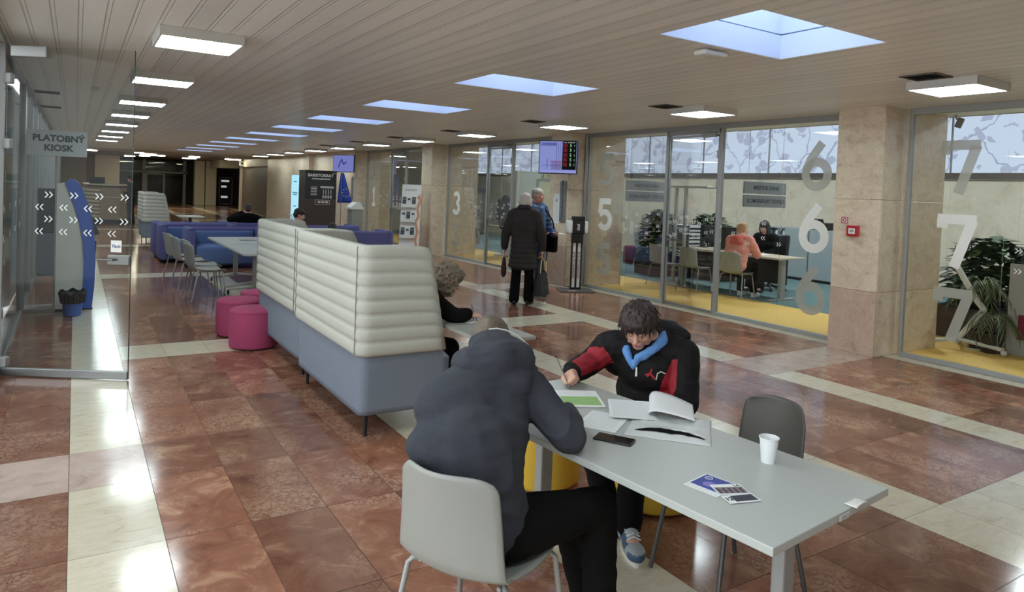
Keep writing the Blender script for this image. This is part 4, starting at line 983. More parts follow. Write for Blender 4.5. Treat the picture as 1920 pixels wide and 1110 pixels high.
# ---------------------------------------------------------------- screens and wall things on pillars
def tv(loc, rz, w, h, label, full):
    t = T('display_screen', label, 'screen', loc, rz)
    b = MB(); b.bx(-w / 2, w / 2, 0, .05, -h / 2, h / 2, .006); P('housing', b, M['dark'], t)
    b = MB(); b.bx(-.12, .12, .05, .14, -.12, .12); b.tube([(0, .12, 0), (.1, .32, 0)], .025, 8); P('wall_bracket', b, M['darkmetal'], t)
    e = .018; s = MB(); s.bx(-w / 2 + e, w / 2 - e, -.003, 0, -h / 2 + e, h / 2 - e); P('screen', s, emit('screen_violet' , (126, 132, 200), 0.41), t)
    Mf = frame((0, -.0035, 0), (1, 0, 0), (0, 0, 1)); W_, H_ = w / 2 - e, h / 2 - e
    if full:
        def rect(nm, rs, m):
            q = MB()
            for (x0, x1, y0, y1) in rs: q.prism([(x0 * W_, y0 * H_), (x1 * W_, y0 * H_), (x1 * W_, y1 * H_), (x0 * W_, y1 * H_)], 0, .0008, Mf)
            P(nm, q, m, t)
        rect('picture', [(-1, .2, -.8, 1)], emit('scr_a', (140, 148, 210), 0.44))
        rect('picture_detail', [(-.95, -.1, .72, .92), (-.1, -.07, -.75, .9), (.0, .03, -.3, .9), (.1, .13, -.3, .9), (-.9, .15, -.55, -.5), (-.6, -.55, -.75, -.1)], emit('scr_b', (92, 96, 170), 0.33))
        rect('picture_red', [(-.4, .2, -.35, -.24)], emit('scr_c', (150, 80, 110), 0.33))
        rect('picture_low', [(-.35, .2, -.78, -.38)], emit('scr_d', (130, 110, 165), 0.33))
        rect('queue_panel', [(.24, .98, -.78, 1)], emit('scr_e', (30, 30, 36), 0.22))
        rect('red_cell', [(.28, .5, .62 - k * .3, .86 - k * .3) for k in range(5)], emit('scr_f', (120, 40, 46), 0.39))
        rect('footer', [(-1, 1, -1, -.82)], emit('scr_g', (150, 158, 220), 0.44))
        q = MB()
        for k in range(5):
            tmesh(q, '5', .075, Mf @ Matrix.Translation((.68 * W_, (.74 - k * .3) * H_, .001)), .0006, .001); tmesh(q, 'I', .05, Mf @ Matrix.Translation((.88 * W_, (.72 - k * .3) * H_, .001)), .0006, .001)
        P('queue_numbers', q, emit('scr_h', (150, 210, 150), 0.44), t)
        q = MB(); q.prism([(.3 * W_, .905 * H_), (.46 * W_, .905 * H_), (.46 * W_, .95 * H_), (.3 * W_, .95 * H_)], 0, .001, Mf); q.prism([(.52 * W_, .905 * H_), (.9 * W_, .905 * H_), (.9 * W_, .95 * H_), (.52 * W_, .95 * H_)], 0, .001, Mf); P('queue_heading', q, M['white'], t)
    else:
        q = MB(); q.ribbon([(-.5 * W_, -.5 * H_), (-.2 * W_, .5 * H_), (.0, -.1 * H_), (.3 * W_, .2 * H_)], .05, 0, .0008, Mf); P('picture', q, emit('scr_b2', (80, 84, 160), 0.33), t)
    return t
dx, dy = .43, -.56
tv((7.295, 10.1, 2.375), math.atan2(-.52, .40) , .72, .6, 'queue screen with red cells hung high on the pillar beside the standing pair', True)
tv((7.3, 21.85, 2.41), R(-58), .85, .56, 'dark violet screen hung high on the pillar beside office one', False)
def vsign(y, x=7.725, z0=1.20, z1=1.96, lab='', yw=.19):
    t = T('vertical_sign', lab, 'sign', (x, y, (z0 + z1) / 2))
    h = (z1 - z0) / 2; b = MB(); b.bx(-.012, 0, -yw / 2, yw / 2, -h, h, .002); P('board', b, mat('sign_dark', (118, 122, 124), .5), t)
    b = MB(); tmesh(b, 'VYVOLÁVACÍ SYSTÉM', .082, frame((-.013, 0, 0), (0, 0, 1), (0, 1, 0)), .002, .0016); P('lettering', b, M['ink'], t)
vsign(10.475, lab='vertical grey sign reading VYVOLAVACI SYSTEM on the pillar beside the standing pair')
vsign(22.15, z0=1.25, z1=1.98, lab='dark vertical sign on the pillar below the violet screen')
t = T('notice', 'white printed notice taped on the pillar left of the vertical sign', 'notice', (7.728, 10.68, 1.44)); b = MB(); b.bx(-.002, 0, -.1, .1, -.28, .28); P('sheet', b, M['paper'], t)
b = MB(); b.bx(-.0028, -.002, -.03, .03, .12, .19); P('emblem', b, M['ink_grey'], t); b = MB()
for k in range(10): b.bx(-.0028, -.002, -.07, .05 + .02 * random.random(), .08 - k * .034, .085 - k * .034)
P('printed_text', b, M['ink_grey'], t)
t = T('ticket_machine', 'white ticket machine head on a grey post against the pillar', 'ticket machine', (7.48, 10.86, 0))
b = MB(); b.bx(-.17, .17, -.13, .13, .9, 1.04, .02); P('head', b, M['white'], t, True); b = MB(); b.bx(-.12, .12, -.09, .09, 0, .9, .01); P('post', b, mat('post_grey', (148, 148, 142), .5), t); b = MB(); b.box((-.171, 0, .98), (.004, .16, .06)); P('slot', b, M['dark'], t)
# disinfectant stand
def stand():
    t = T('disinfection_stand', 'black disinfectant dispenser stand with lettered strips before pillar', 'dispenser stand', (7.62, 9.86, 0), R(-25))
    b = MB(); b.box((0, -.02, .01), (.62, .46, .02), .006); P('base_plate', b, mat('base_grey', (86, 86, 86), .6), t)
    b = MB(); b.bx(-.10, .10, .0, .03, .02, 1.0, .003); P('back_board', b, M['dark'], t)
    for s, tx in ((-1, 'DEZINFEKCIA RUK'), (1, 'DEZINFEKCIA RUK')):
        b = MB(); b.bx(s * .045 - .026, s * .045 + .026, -.003, 0, .06, .86, .001); st = P('lettered_strip', b, M['white'], t)
        b = MB(); tmesh(b, tx, .058, frame((s * .045, -.0035, .46), (0, 0, 1), (-1, 0, 0)), .001, .0012); P('lettering', b, mat('red_ink', (120, 48, 52), .6), st)
    b = MB(); b.bx(-.11, .10, -.05, .04, .86, 1.02, .01); P('collar', b, M['dark'], t)
    b = MB(); b.bx(-.1, .12, -.06, .04, 1.02, 1.26, .015); P('bottle_holder', b, M['dark'], t); b = MB(); b.bx(-.11, .12, -.04, .05, 1.26, 1.33, .006); P('top_plate', b, M['dark'], t)
    b = MB(); b.box((-.16, -.03, 1.14), (.11, .13, .24), .035, 3); P('dispenser', b, M['white'], t, True)
    b = MB(); b.box((.15, -.0, 1.14), (.07, .12, .22), .03, 3); P('spare_dispenser', b, M['white'], t, True)
    b = MB(); tmesh(b, 'dezi', .075, frame((.0, -.062, 1.14), (0, 0, 1), (-1, 0, 0)), .001, .001); P('logo_text', b, M['white'], t)
    b = MB(); b.box((-.1, -.2, .0215), (.16, .08, .002), rot=(0, 0, .4)); P('base_sticker', b, mat('sticker_pink', (200, 150, 146), .6), t)
stand()
t = T('floor_cable', 'thin pale cable on the floor along the pillar foot', 'cable', (7.68, 10.6, 0)); b = MB(); b.tube([(0, .35, .008), (-.03, .2, .008), (-.08, .0, .008), (-.05, -.25, .008), (0, -.45, .008)], .008, 6); P('cable', b, M['white'], t, True)
# fire alarm
t = T('fire_alarm_button', 'red fire alarm call point on the nearest marble pillar', 'fire alarm', (7.73, 4.735, 1.43)); b = MB(); b.bx(-.045, 0, -.07, .07, -.065, .065, .008); P('housing', b, mat('alarm_red', (178, 34, 42), .35), t)
b = MB(); b.bx(-.048, -.044, -.04, .04, -.035, .03); P('press_plate', b, M['white'], t); b = MB(); b.ribbon(arc(0, 0, .014, .014, 0, 360)[:-1], .005, 0, .001, frame((-.0485, 0, 0), (0, -1, 0), (0, 0, 1)), True); b.prism([(-.03, -.002), (.03, -.002), (.03, .002), (-.03, .002)], 0, .001, frame((-.0485, 0, 0), (0, -1, 0), (0, 0, 1))); P('press_symbol', b, M['ink'], t)
t = T('fire_alarm_sign', 'small square red and white sign above the fire alarm', 'sign', (7.728, 4.855, 1.55)); b = MB(); b.bx(-.003, 0, -.047, .047, -.045, .045); P('plate', b, M['white'], t)
Mf = frame((-.0032, 0, 0), (0, -1, 0), (0, 0, 1)); b = MB(); b.ribbon([(-.037, -.035), (.037, -.035), (.037, .035), (-.037, .035)], .01, 0, .001, Mf, True); b.ribbon(arc(0, 0, .018, .018, 0, 360)[:-1], .011, 0, .001, Mf, True); P('symbol', b, bpy.data.materials['alarm_red'], t)

# ---------------------------------------------------------------- brochure stand
def brochure():
    t = T('brochure_stand', 'white leaning cardboard brochure stand with orange figure, before pillar', 'brochure stand', (7.28, 16.4, 0), R(-30))
    b = MB(); b.prism([(-.30, 0), (-.24, 0), (.22, 1.78), (.16, 1.8)], -.25, .25, Matrix(((0, 0, 1, 0), (1, 0, 0, 0), (0, 1, 0, 0), (0, 0, 0, 1)))); P('front_panel', b, M['white'], t)
    for s in (-1, 1):
        b = MB(); b.prism([(-.30, 0), (.28, 0), (.24, 1.7), (.16, 1.8)], s * .25, s * .245, Matrix(((0, 0, 1, 0), (1, 0, 0, 0), (0, 1, 0, 0), (0, 0, 0, 1)))); P('side_panel', b, M['white'], t)
    sl = .46 / 1.8
    def yz(z): return -.30 + z * sl
    tm = Matrix.Translation
    og = mat('figure_orange', (206, 140, 96), .6)
    b = MB(); pl = [(.16, 1.45), (.2, 1.5), (.23, 1.4), (.17, 1.2), (.21, 1.0), (.14, .85), (.2, .6), (.16, .4), (.22, .1)]
    mp2 = frame((0, yz(0) - .004, 0), (1, 0, 0), (0, sl, 1)); b.ribbon([(x, z * 1.03) for x, z in pl], .06, 0, .003, mp2); P('figure_print', b, og, t)
    b = MB()
    for k in range(9): b.prism([(-.17 + k * .034, 1.69), (-.145 + k * .034, 1.69), (-.145 + k * .034, 1.74), (-.17 + k * .034, 1.74)], .001, .002, mp2)
    P('lettering', b, M['ink_grey'], t)
    for k, z in enumerate((.45, .85, 1.22)):
        y = yz(z); b = MB(); b.box((-.05, y - .05, z), (.36, .1, .012)); b.box((-.05, y - .1, z + .04), (.36, .008, .09)); P('pocket', b, M['white'], t)
    return t
bs_ = brochure()
lm = [mat('leaflet_dark', (66, 72, 78), .5), mat('leaflet_white', (222, 222, 220), .5), mat('leaflet_olive', (110, 112, 84), .5)]
for k, z in enumerate((.45, .85, 1.22)):
    for q in range(3):
        Mw = Matrix.Translation((7.28, 16.4, 0)) @ Euler((0, 0, R(-30))).to_matrix().to_4x4()
        p = Mw @ V((-.17 + q * .12, -.30 + z * .2556 - .055 + .02, z + .006))
        t = T('leaflet', '%s leaflet in the %s pocket of the brochure stand' % (('left', 'middle', 'right')[q], ('lowest', 'middle', 'topmost')[k]), 'leaflet', p, R(-30), 'leaflets in the brochure stand')
        b = MB(); b.box((0, .03, .13), (.095, .008, .26), rot=(R(-13), 0, 0)); P('sheet', b, lm[(k + q) % 2], t); b = MB(); b.box((0, .024, .2), (.07, .002, .05), rot=(R(-13), 0, 0)); P('print', b, lm[2 if (k + q) % 2 == 0 else 0], t)

# ---------------------------------------------------------------- coffee machine, light box, flag, terminal
def coffee():
    t = T('coffee_machine', 'tall dark coffee vending machine with white lettering, by the far pillar', 'coffee machine', (6.13, 20.3, 0))
    b = MB(); b.bx(-.46, .46, 0, .7, .04, 1.28, .01); P('cabinet', b, mat('coffee_brown', (66, 52, 46), .5), t)
    b = MB(); b.bx(-.46, .46, .0, .7, 1.28, 2.08, .01); P('upper_body', b, mat('coffee_black', (34, 34, 36), .4), t); b = MB(); b.bx(-.48, .48, -.02, .72, 2.08, 2.12, .005); P('top_plate', b, M['dark'], t)
    F_ = frame((0, -.002, 0), (1, 0, 0), (0, 0, 1)); b = MB(); tmesh(b, 'BARISTOKRAT', .118, F_ @ Matrix.Translation((-.02, 1.97, 0)), .002, .003); P('lettering', b, M['white'], t)
    b = MB()
    for k in range(22):
        b.prism([(-.27 + k * .0245, 1.855), (-.252 + k * .0245, 1.855), (-.252 + k * .0245, 1.885), (-.27 + k * .0245, 1.885)], 0, .002, F_)
    P('lettering', b, M['white'], t)
    b = MB()
    for k in range(6): b.prism([(-.3, 1.62 - k * .045), (-.12, 1.62 - k * .045), (-.12, 1.635 - k * .045), (-.3, 1.635 - k * .045)], 0, .002, F_)
    P('menu_text', b, M['white'], t)
    b = MB(); b.prism([(-.02, 1.6), (.38, 1.6), (.38, 1.66), (-.02, 1.66)], 0, .004, F_)
    for k in range(4):
        b.prism([(.06 + k * .075, 1.42), (.085 + k * .075, 1.42), (.085 + k * .075, 1.56), (.06 + k * .075, 1.56)], 0, .004, F_); b.prism([(.05 + k * .075, 1.3), (.095 + k * .075, 1.3), (.1 + k * .075, 1.39), (.045 + k * .075, 1.39)], 0, .004, F_)
    P('coffee_taps_print', b, mat('print_silver', (186, 186, 188), .4), t)
    b = MB(); b.ribbon([(-.16, 1.12), (.26, 1.12), (.26, 1.25), (-.16, 1.25)], .008, 0, .003, F_, True); P('panel_outline', b, M['white'], t)
    for k in range(3):
        b = MB(); b.lathe([(.035, 0), (.045, .05), (.0, .055)], (0, 0, 0), 14); o = P('cup_print', b, M['white'], t); o.location = (-.05 + k * .11, -.01, 1.16)
    b = MB(); b.box((.38, -.04, 2.05), (.12, .06, .02)); P('lamp_arm', b, M['alu'], t)
coffee()
t = T('light_box', 'tall glowing pale blue light box leaning on the marble wall', 'light box', (7.66, 28.75, 0)); b = MB(); b.bx(-.04, .06, -.6, .6, .12, 2.06, .004); P('frame', b, M['alu'], t)
b = MB(); b.bx(-.046, -.04, -.58, .58, .14, 2.04); P('lit_panel', b, emit('lightbox', (176, 232, 250), .5), t)
b = MB(); Fm = frame((-.047, 0, 0), (0, -1, 0), (0, 0, 1))
for z, w in ((1.75, .5), (1.3, .8), (1.22, .6), (.75, .4)): b.prism([(-w / 2, z), (w / 2, z), (w / 2, z + .05), (-w / 2, z + .05)], 0, .001, Fm)
P('printed_text', b, emit('lightbox_print', (110, 184, 214), .32), t); b = MB()
for z in (.2, .28, .36): b.ribbon([(-.5, z), (0, z + .1), (.5, z)], .03, 0, .001, Fm)
P('wave_print', b, M['ink'], t)
t = T('flag', 'blue flag with a ring of yellow stars hanging by the far pillar', 'flag', (7.33, 21.7, 1.15))
b = MB(); b.sheet(lambda a, c: ((a - .5) * (.5 - .4 * c) - .1 * c + .02 * math.sin(9 * a), .03 * math.sin(6 * a + 2 * c), .95 * c), 24, 12, lambda a, c: (0, .004, 0)); P('cloth', b, mat('flag_blue', (40, 66, 160), .8), t, 'all')
b = MB(); Fs = frame((0, -.035, 0), (1, 0, 0), (0, 0, 1))
for k in range(8):
    cx_, cy_ = .03 + .13 * math.cos(k * PI / 4), .32 + .13 * math.sin(k * PI / 4); pts = []
    for q in range(10): r_ = .03 if q % 2 == 0 else .012; a = PI / 2 + q * PI / 5; pts.append((cx_ + r_ * math.cos(a), cy_ + r_ * math.sin(a)))
    b.prism(pts, 0, .002, Fs)
P('star_print', b, mat('star_yellow', (222, 200, 110), .6), t); b = MB(); b.cyl((-.12, .02, -1.15), (-.12, .02, 1.0), .012); P('pole', b, M['alu'], t)
t = T('information_terminal', 'grey information terminal with white sloping top below the flag', 'terminal', (7.38, 20.9, 0)); b = MB(); b.bx(-.16, .2, -.2, .2, 0, .98, .01); P('cabinet', b, mat('terminal_body', (150, 154, 148), .5), t)
b = MB(); b.prism([(-.2, .98), (.22, .98), (.22, 1.02), (.1, 1.2), (-.02, 1.2), (-.2, 1.04)], -.22, .22, Matrix(((1, 0, 0, 0), (0, 0, 1, 0), (0, 1, 0, 0), (0, 0, 0, 1)))); P('top', b, M['white'], t)
# ---------------------------------------------------------------- people
class Fr:
    def __init__(s, base, az): s.b = V(base); a = R(az); s.f = V((math.sin(a), math.cos(a), 0)); s.r = V((math.cos(a), -math.sin(a), 0))
    def __call__(s, x, y, z): return s.b + s.r * x + s.f * y + V((0, 0, z))
def basis(right, up):
    up = up.normalized(); right = (right - up * right.dot(up)).normalized(); f = up.cross(right)
    return Matrix((right, f, up)).transposed(), f
def torso(mb, J, g=0.0, belly=0.0, n=8, lo=0.0, hi=1.0, wide=1.0):
    a, m, c = J['pelvis'], J['waist'], J['neck']; hr = (J['hipR'] - J['hipL']).normalized(); sr = (J['shR'] - J['shL']).normalized()
    lat = [.165, .160, .165, .175, .165, .10]; dep = [.125, .118, .118, .125, .11, .07]
    for k in range(n + 1):
        t = lo + (hi - lo) * k / n
        p = a * (1 - t) ** 2 + m * (2 * t * (1 - t)) + c * t * t; d = (m - a) * (2 * (1 - t)) + (c - m) * (2 * t)
        B, f = basis(hr * (1 - t) + sr * t, d); q = t * 5; i = min(4, int(q)); w = q - i
        l_ = (lat[i] * (1 - w) + lat[i + 1] * w) * wide + g; e_ = dep[i] * (1 - w) + dep[i + 1] * w + g + belly * math.exp(-((t - .28) / .22) ** 2)
        mb.ell(p + f * belly * .3 * math.exp(-((t - .28) / .22) ** 2), (l_, e_, .085 + g), B, 24, 12)
    for s in ('R', 'L'):
        mb.caps(J['neck'] * .55 + (J['waist'] * .45) * 1.0, J['sh' + s] * .75 + J['neck'] * .25, .085 + g, .066 + g) if hi > .9 else None
        if hi > .9: mb.caps(J['neck'] - V((0, 0, .03)), J['sh' + s], .055 + g, .06 + g)
def arm(mb, J, s, g=0.0, to=1.0):
    a, e, w = J['sh' + s], J['el' + s], J['wr' + s]
    mb.chain([a, a * .5 + e * .5, e], [.058 + g, .05 + g, .042 + g]); w2 = e + (w - e) * to
    mb.chain([e, e * .6 + w2 * .4, w2], [.042 + g, .041 + g, .029 + g])
def leg(mb, J, s, g=0.0, to=1.0):
    h, k, a = J['hip' + s], J['kn' + s], J['an' + s]
    mb.chain([h, h * .5 + k * .5, k], [.088 + g, .074 + g, .056 + g]); a2 = k + (a - k) * to
    mb.chain([k, k * .65 + a2 * .35, a2], [.055 + g, .054 + g, .036 + g])
def head(mb, c, F, U, sc=1.0, neck=None):
    F = F.normalized(); Rr = F.cross(U).normalized(); U = Rr.cross(F).normalized(); B = Matrix((Rr, F, U)).transposed()
    def p(x, y, z): return c + (Rr * x + F * y + U * z) * sc
    def e(x, y, z, a, b, d): mb.ell(p(x, y, z), (a * sc, b * sc, d * sc), B, 24, 16)
    e(0, -.008, .025, .075, .094, .092); e(0, .03, -.035, .06, .058, .072); e(0, .06, -.09, .032, .03, .026); e(0, .062, .028, .05, .03, .022)
    for s in (-1, 1):
        e(s * .042, .052, -.03, .024, .026, .026); e(s * .045, .02, -.07, .022, .045, .032)
        e(s * .077, -.012, -.01, .011, .02, .034); mb.caps(p(s * .005, .09, -.028), p(s * .014, .086, -.03), .009 * sc, .008 * sc, 8)
    mb.caps(p(0, .087, .012), p(0, .108, -.024), .009 * sc, .013 * sc, 10); e(0, .084, -.06, .024, .012, .008); e(0, .080, -.071, .02, .012, .008)
    if neck is not None: mb.caps(p(0, -.02, -.06), neck, .054 * sc, .062 * sc)
    return p, B
def hand(mb, w, d, n, side, curl=.6, spread=.0, sc=1.0):
    d = d.normalized(); n = (n - d * n.dot(d)).normalized(); s = d.cross(n) * side
    mb.ell(w + d * .05 * sc, (.04 * sc, .05 * sc, .016 * sc), Matrix((s, d, n)).transposed(), 16, 10)
    Ls = [.040, .044, .041, .033]
    for k in range(4):
        o = (k - 1.5); b = w + (d * (.088 - .004 * abs(o)) + s * (-o * .0195)) * sc; mb.caps(w + d * .015 * sc - s * o * .012 * sc, b, .013 * sc, .0105 * sc, 8)
        a = curl * .55; pts = [b]; 
        for q, f in enumerate((1.0, .72, .55)):
            dd = d * math.cos(a) + n * math.sin(a) - s * (o * spread); pts.append(pts[-1] + dd.normalized() * Ls[k] * f * sc); a += curl * (.75 if q == 0 else .6)
        mb.chain(pts, [.0102 * sc, .0096 * sc, .0088 * sc, .0075 * sc], 8)
    if curl > 1.5:
        b = w + (d * .03 + s * .024 + n * .008) * sc; t1 = b + (d * .032 + s * .006 + n * .018) * sc; t2 = t1 + (d * .016 - s * .02 + n * .008) * sc
        mb.chain([w + d * .012 * sc + s * .012 * sc, b, t1, t2], [.016 * sc, .0145 * sc, .0115 * sc, .009 * sc], 8); return
    b = w + (d * .028 + s * .026) * sc; t1 = b + (d * .032 + s * .022 + n * .018 * (1 + curl)) * sc; t2 = t1 + (d * .026 - s * .002 + n * .014 * (1 + curl)) * sc
    mb.chain([w + d * .012 * sc + s * .012 * sc, b, t1, t2], [.016 * sc, .0145 * sc, .0115 * sc, .009 * sc], 8)
def shoe(J, s, d, t, mats, sole=True, name='shoe', vox=.008, lift=0, high=False):
    a = J['an' + s]; d = V((d.x, d.y, 0)).normalized(); z0 = lift; g = V((a.x, a.y, z0)); r_ = d.cross(V((0, 0, 1)))
    b = MB(); B = Matrix((r_, d, V((0, 0, 1)))).transposed()
    b.ell(g + d * -.03 + V((0, 0, .045)), (.037, .05, .045), B); b.ell(g + d * .06 + V((0, 0, .042)), (.041, .085, .04), B); b.ell(g + d * .14 + V((0, 0, .036)), (.043, .07, .034), B); b.caps(g + d * -.02 + V((0, 0, .05)), g + d * -.0 + V((0, 0, .11)), .042, .042)
    if high:
        b.caps(g + d * -.02 + V((0, 0, .06)), g + d * -.01 + V((0, 0, .15)), .05, .052); b.ell(g + d * .05 + V((0, 0, .075)), (.04, .06, .05), B); b.ell(g + d * .14 + V((0, 0, .045)), (.05, .075, .04), B)
    o = fuse(name, b, mats[0], t, vox, 3)
    if sole:
        b = MB()
        pts = []
        for k in range(28):
            q = 2 * PI * k / 28; yy = .06 + .148 * math.sin(q); w = .044 * math.cos(q) * (1.0 + .12 * math.sin(q)); pts.append((w, yy))
        b.prism(pts, .0, .024, frame(g, r_, d)); P('sole', b, mats[1], o)
    return o
def rel(t, mb):
    l = t.location; mb.v = [(x - l.x, y - l.y, z - l.z) for x, y, z in mb.v]; return mb
def setmat(o, fn, mats):
    for m in mats: o.data.materials.append(m)
    l = o.location
    for p in o.data.polygons:
        k = fn(p.center)
        if k: p.material_index = k
def person(name, label, base, J, look, up, st):
    """st: style dictionary. One continuous body; clothing, hair and shoes are its children."""
    t = fuse(name, (lambda mb: mb)(build_body(J, look, up, st, base)), st['skin'], None, st.get('vb', .008), 2)
    t.location = base; tag(t, label, 'person', st.get('group'))
    return t
def build_body(J, look, up, st, base):
    b = MB(); torso(b, J, -.012)
    for s in ('R', 'L'): arm(b, J, s, -.006); leg(b, J, s, -.008)
    for s in ('R', 'L'):
        a = J['an' + s]; d = J['toe' + s]; b.ell(a + d * .06 + V((0, 0, -.035)), (.034, .10, .03), Matrix((d.cross(V((0, 0, 1))), d, V((0, 0, 1)))).transposed())
        if 'hand' + s in J: hd, hn, cu = J['hand' + s]; hand(b, J['wr' + s], hd, hn, 1 if s == 'R' else -1, cu)
        else: hand(b, J['wr' + s], (J['wr' + s] - J['el' + s]), V((0, 0, -1)) if abs((J['wr' + s] - J['el' + s]).normalized().z) < .8 else (J['wr' + 'L'] - J['wr' + 'R']) * (1 if s == 'R' else -1), 1 if s == 'R' else -1, .7)
    p, B = head(b, J['head'], look, up, st.get('hs', 1.0), J['neck'])
    J['_p'] = p; J['_B'] = B
    b.v = [(x - base[0], y - base[1], z - base[2]) for x, y, z in b.v]
    return b
def face(t, J, hair_m, eyes=True, lids=None):
    p = J['_p']
    if lids:
        for s in (-1, 1):
            b = MB(); b.ell(p(s * .031, .0765, .0075), (.0155, .014, .0125), J['_B'], 16, 12); P('eyelid', rel(t, b), lids, t, 'all')
    if eyes:
        for s in (-1, 1):
            b = MB(); b.ell(p(s * .031, .076, .004), (.0125, .0125, .0125), None, 14, 10); b.cur = 1; b.ell(p(s * .031, .0855, .002), (.0055, .0055, .0055), None, 10, 8); P('eye', rel(t, b), [M['white'], M['dark']], t, 'all')
    for s in (-1, 1):
        b = MB(); b.caps(p(s * .016, .092, .029), p(s * .047, .082, .032), .0055, .004, 8); P('eyebrow', rel(t, b), hair_m, t, 'all')
    b = MB(); b.ell(p(0, .0945, -.060), (.021, .006, .0045), J['_B']); b.ell(p(0, .0915, -.069), (.018, .007, .0055), J['_B']); P('lips', rel(t, b), mat('lips', (176, 104, 98), .45), t, 'all')
def hairmat(name, c, c2): 
    m = mat(name, c, .55, var=.35, vs=120); return m
def jacket(t, J, m, g=.02, belly=0.0, vox=.01, wr=.006, ws=10, to=.93, lo=-.02, hi=.86, extra=None, name='jacket', wide=1.0, sm=6, disp=None):
    b = MB(); torso(b, J, g, belly, 9, lo, hi, wide)
    for s in ('R', 'L'):
        b.caps(J['neck'] * .5 + J['waist'] * .5, J['sh' + s] * .8 + J['neck'] * .2, .10 + g * .6, .07 + g * .6); b.caps(J['neck'] - V((0, 0, .045)), J['sh' + s], .05 + g, .057 + g)
        arm(b, J, s, g, to)
    if extra: extra(b)
    return fuse(name, rel(t, b), m, t, vox, sm, wr, ws, None, disp)
def trousers(t, J, m, g=.012, vox=.01, to=.97, wr=.004, flare=0):
    b = MB(); torso(b, J, g, 0, 4, 0, .22)
    for s in ('R', 'L'):
        leg(b, J, s, g, to)
        b.chain([J['kn' + s], J['kn' + s] + (J['an' + s] - J['kn' + s]) * to], [.055 + g, .05 + g + flare])
    return fuse('trousers', rel(t, b), m, t, vox, 4, wr, 12)
def tufts(b, J, n, ln, flow, c0=(0, -.012, .035), rad=(.083, .098, .092), keep=None, r0=.009, r1=.003, seed=3):
    rnd = random.Random(seed); p = J['_p']; k = 0
    while k < n:
        v = V((rnd.gauss(0, 1), rnd.gauss(0, 1), rnd.gauss(0, 1))).normalized()
        q = V((c0[0] + v.x * rad[0], c0[1] + v.y * rad[1], c0[2] + v.z * rad[2]))
        if keep and not keep(q, v): continue
        nrm = V((v.x / rad[0], v.y / rad[1], v.z / rad[2])).normalized(); fl = V(flow(q)) + V((rnd.uniform(-.35, .35), rnd.uniform(-.35, .35), rnd.uniform(-.2, .2)))
        tg = (fl - nrm * fl.dot(nrm))
        tg = tg.normalized() if tg.length > .05 else V((0, 1, 0)); l_ = ln * rnd.uniform(.6, 1.2)
        a, m_, e = q - nrm * .004, q + tg * l_ * .5 + nrm * .006, q + tg * l_ - nrm * .002 - V((0, 0, .3 * l_ * l_ / .08))
        b.chain([p(*a), p(*m_), p(*e)], [r0, r0 * .85, r1], 6); k += 1
def hair(t, J, m, lumps, vox=.006, amp=.004, sc=60, sm=3, name='hair'):
    b = MB(); p = J['_p']
    for (x, y, z, a, c, d) in lumps: b.ell(p(x, y, z), (a, c, d), J['_B'], 20, 14)
    return fuse(name, rel(t, b), m, t, vox, sm, amp, sc)
def J_stand(base, az, H=1.72):
    f = Fr(base, az); k = H / 1.75
    J = dict(pelvis=f(0, 0, .94 * k), waist=f(0, -.01, 1.14 * k), neck=f(0, -.01, 1.50 * k), head=f(0, .03, 1.635 * k), shR=f(.18, -.02, 1.42 * k), shL=f(-.18, -.02, 1.42 * k), elR=f(.25, -.04, 1.12 * k), elL=f(-.25, -.04, 1.12 * k),
             wrR=f(.25, .03, .87 * k), wrL=f(-.25, .03, .87 * k), hipR=f(.09, 0, .90 * k), hipL=f(-.09, 0, .90 * k), knR=f(.10, .02, .49 * k), knL=f(-.10, .02, .49 * k), anR=f(.11, -.03, .08), anL=f(-.11, -.03, .08), toeR=(f.f + f.r * .2).normalized(), toeL=(f.f - f.r * .2).normalized())
    return J, f
def J_sit(base, az, seat=.46, lean=.1, H=1.72):
    f = Fr(base, az); k = H / 1.75; z = seat + .10
    J = dict(pelvis=f(0, 0, z + .02), waist=f(0, lean * .25 - .01, z + .24 * k), neck=f(0, lean, z + .56 * k), head=f(0, lean * 1.25 + .04, z + .70 * k), shR=f(.18, lean * .95, z + .49 * k), shL=f(-.18, lean * .95, z + .49 * k), elR=f(.25, lean + .06, z + .22), elL=f(-.25, lean + .06, z + .22),
             wrR=f(.14, lean + .27, z + .18), wrL=f(-.14, lean + .27, z + .18), hipR=f(.09, .02, z), hipL=f(-.09, .02, z), knR=f(.13, .44, z + .02), knL=f(-.13, .44, z + .02), anR=f(.13, .46, .09), anL=f(-.13, .46, .09), toeR=f.f.copy(), toeL=f.f.copy())
    return J, f
UP = V((0, 0, 1))
BLACKC = mat('black_cloth', (17, 16, 16), .9, spec=.12, var=.12, vs=40)
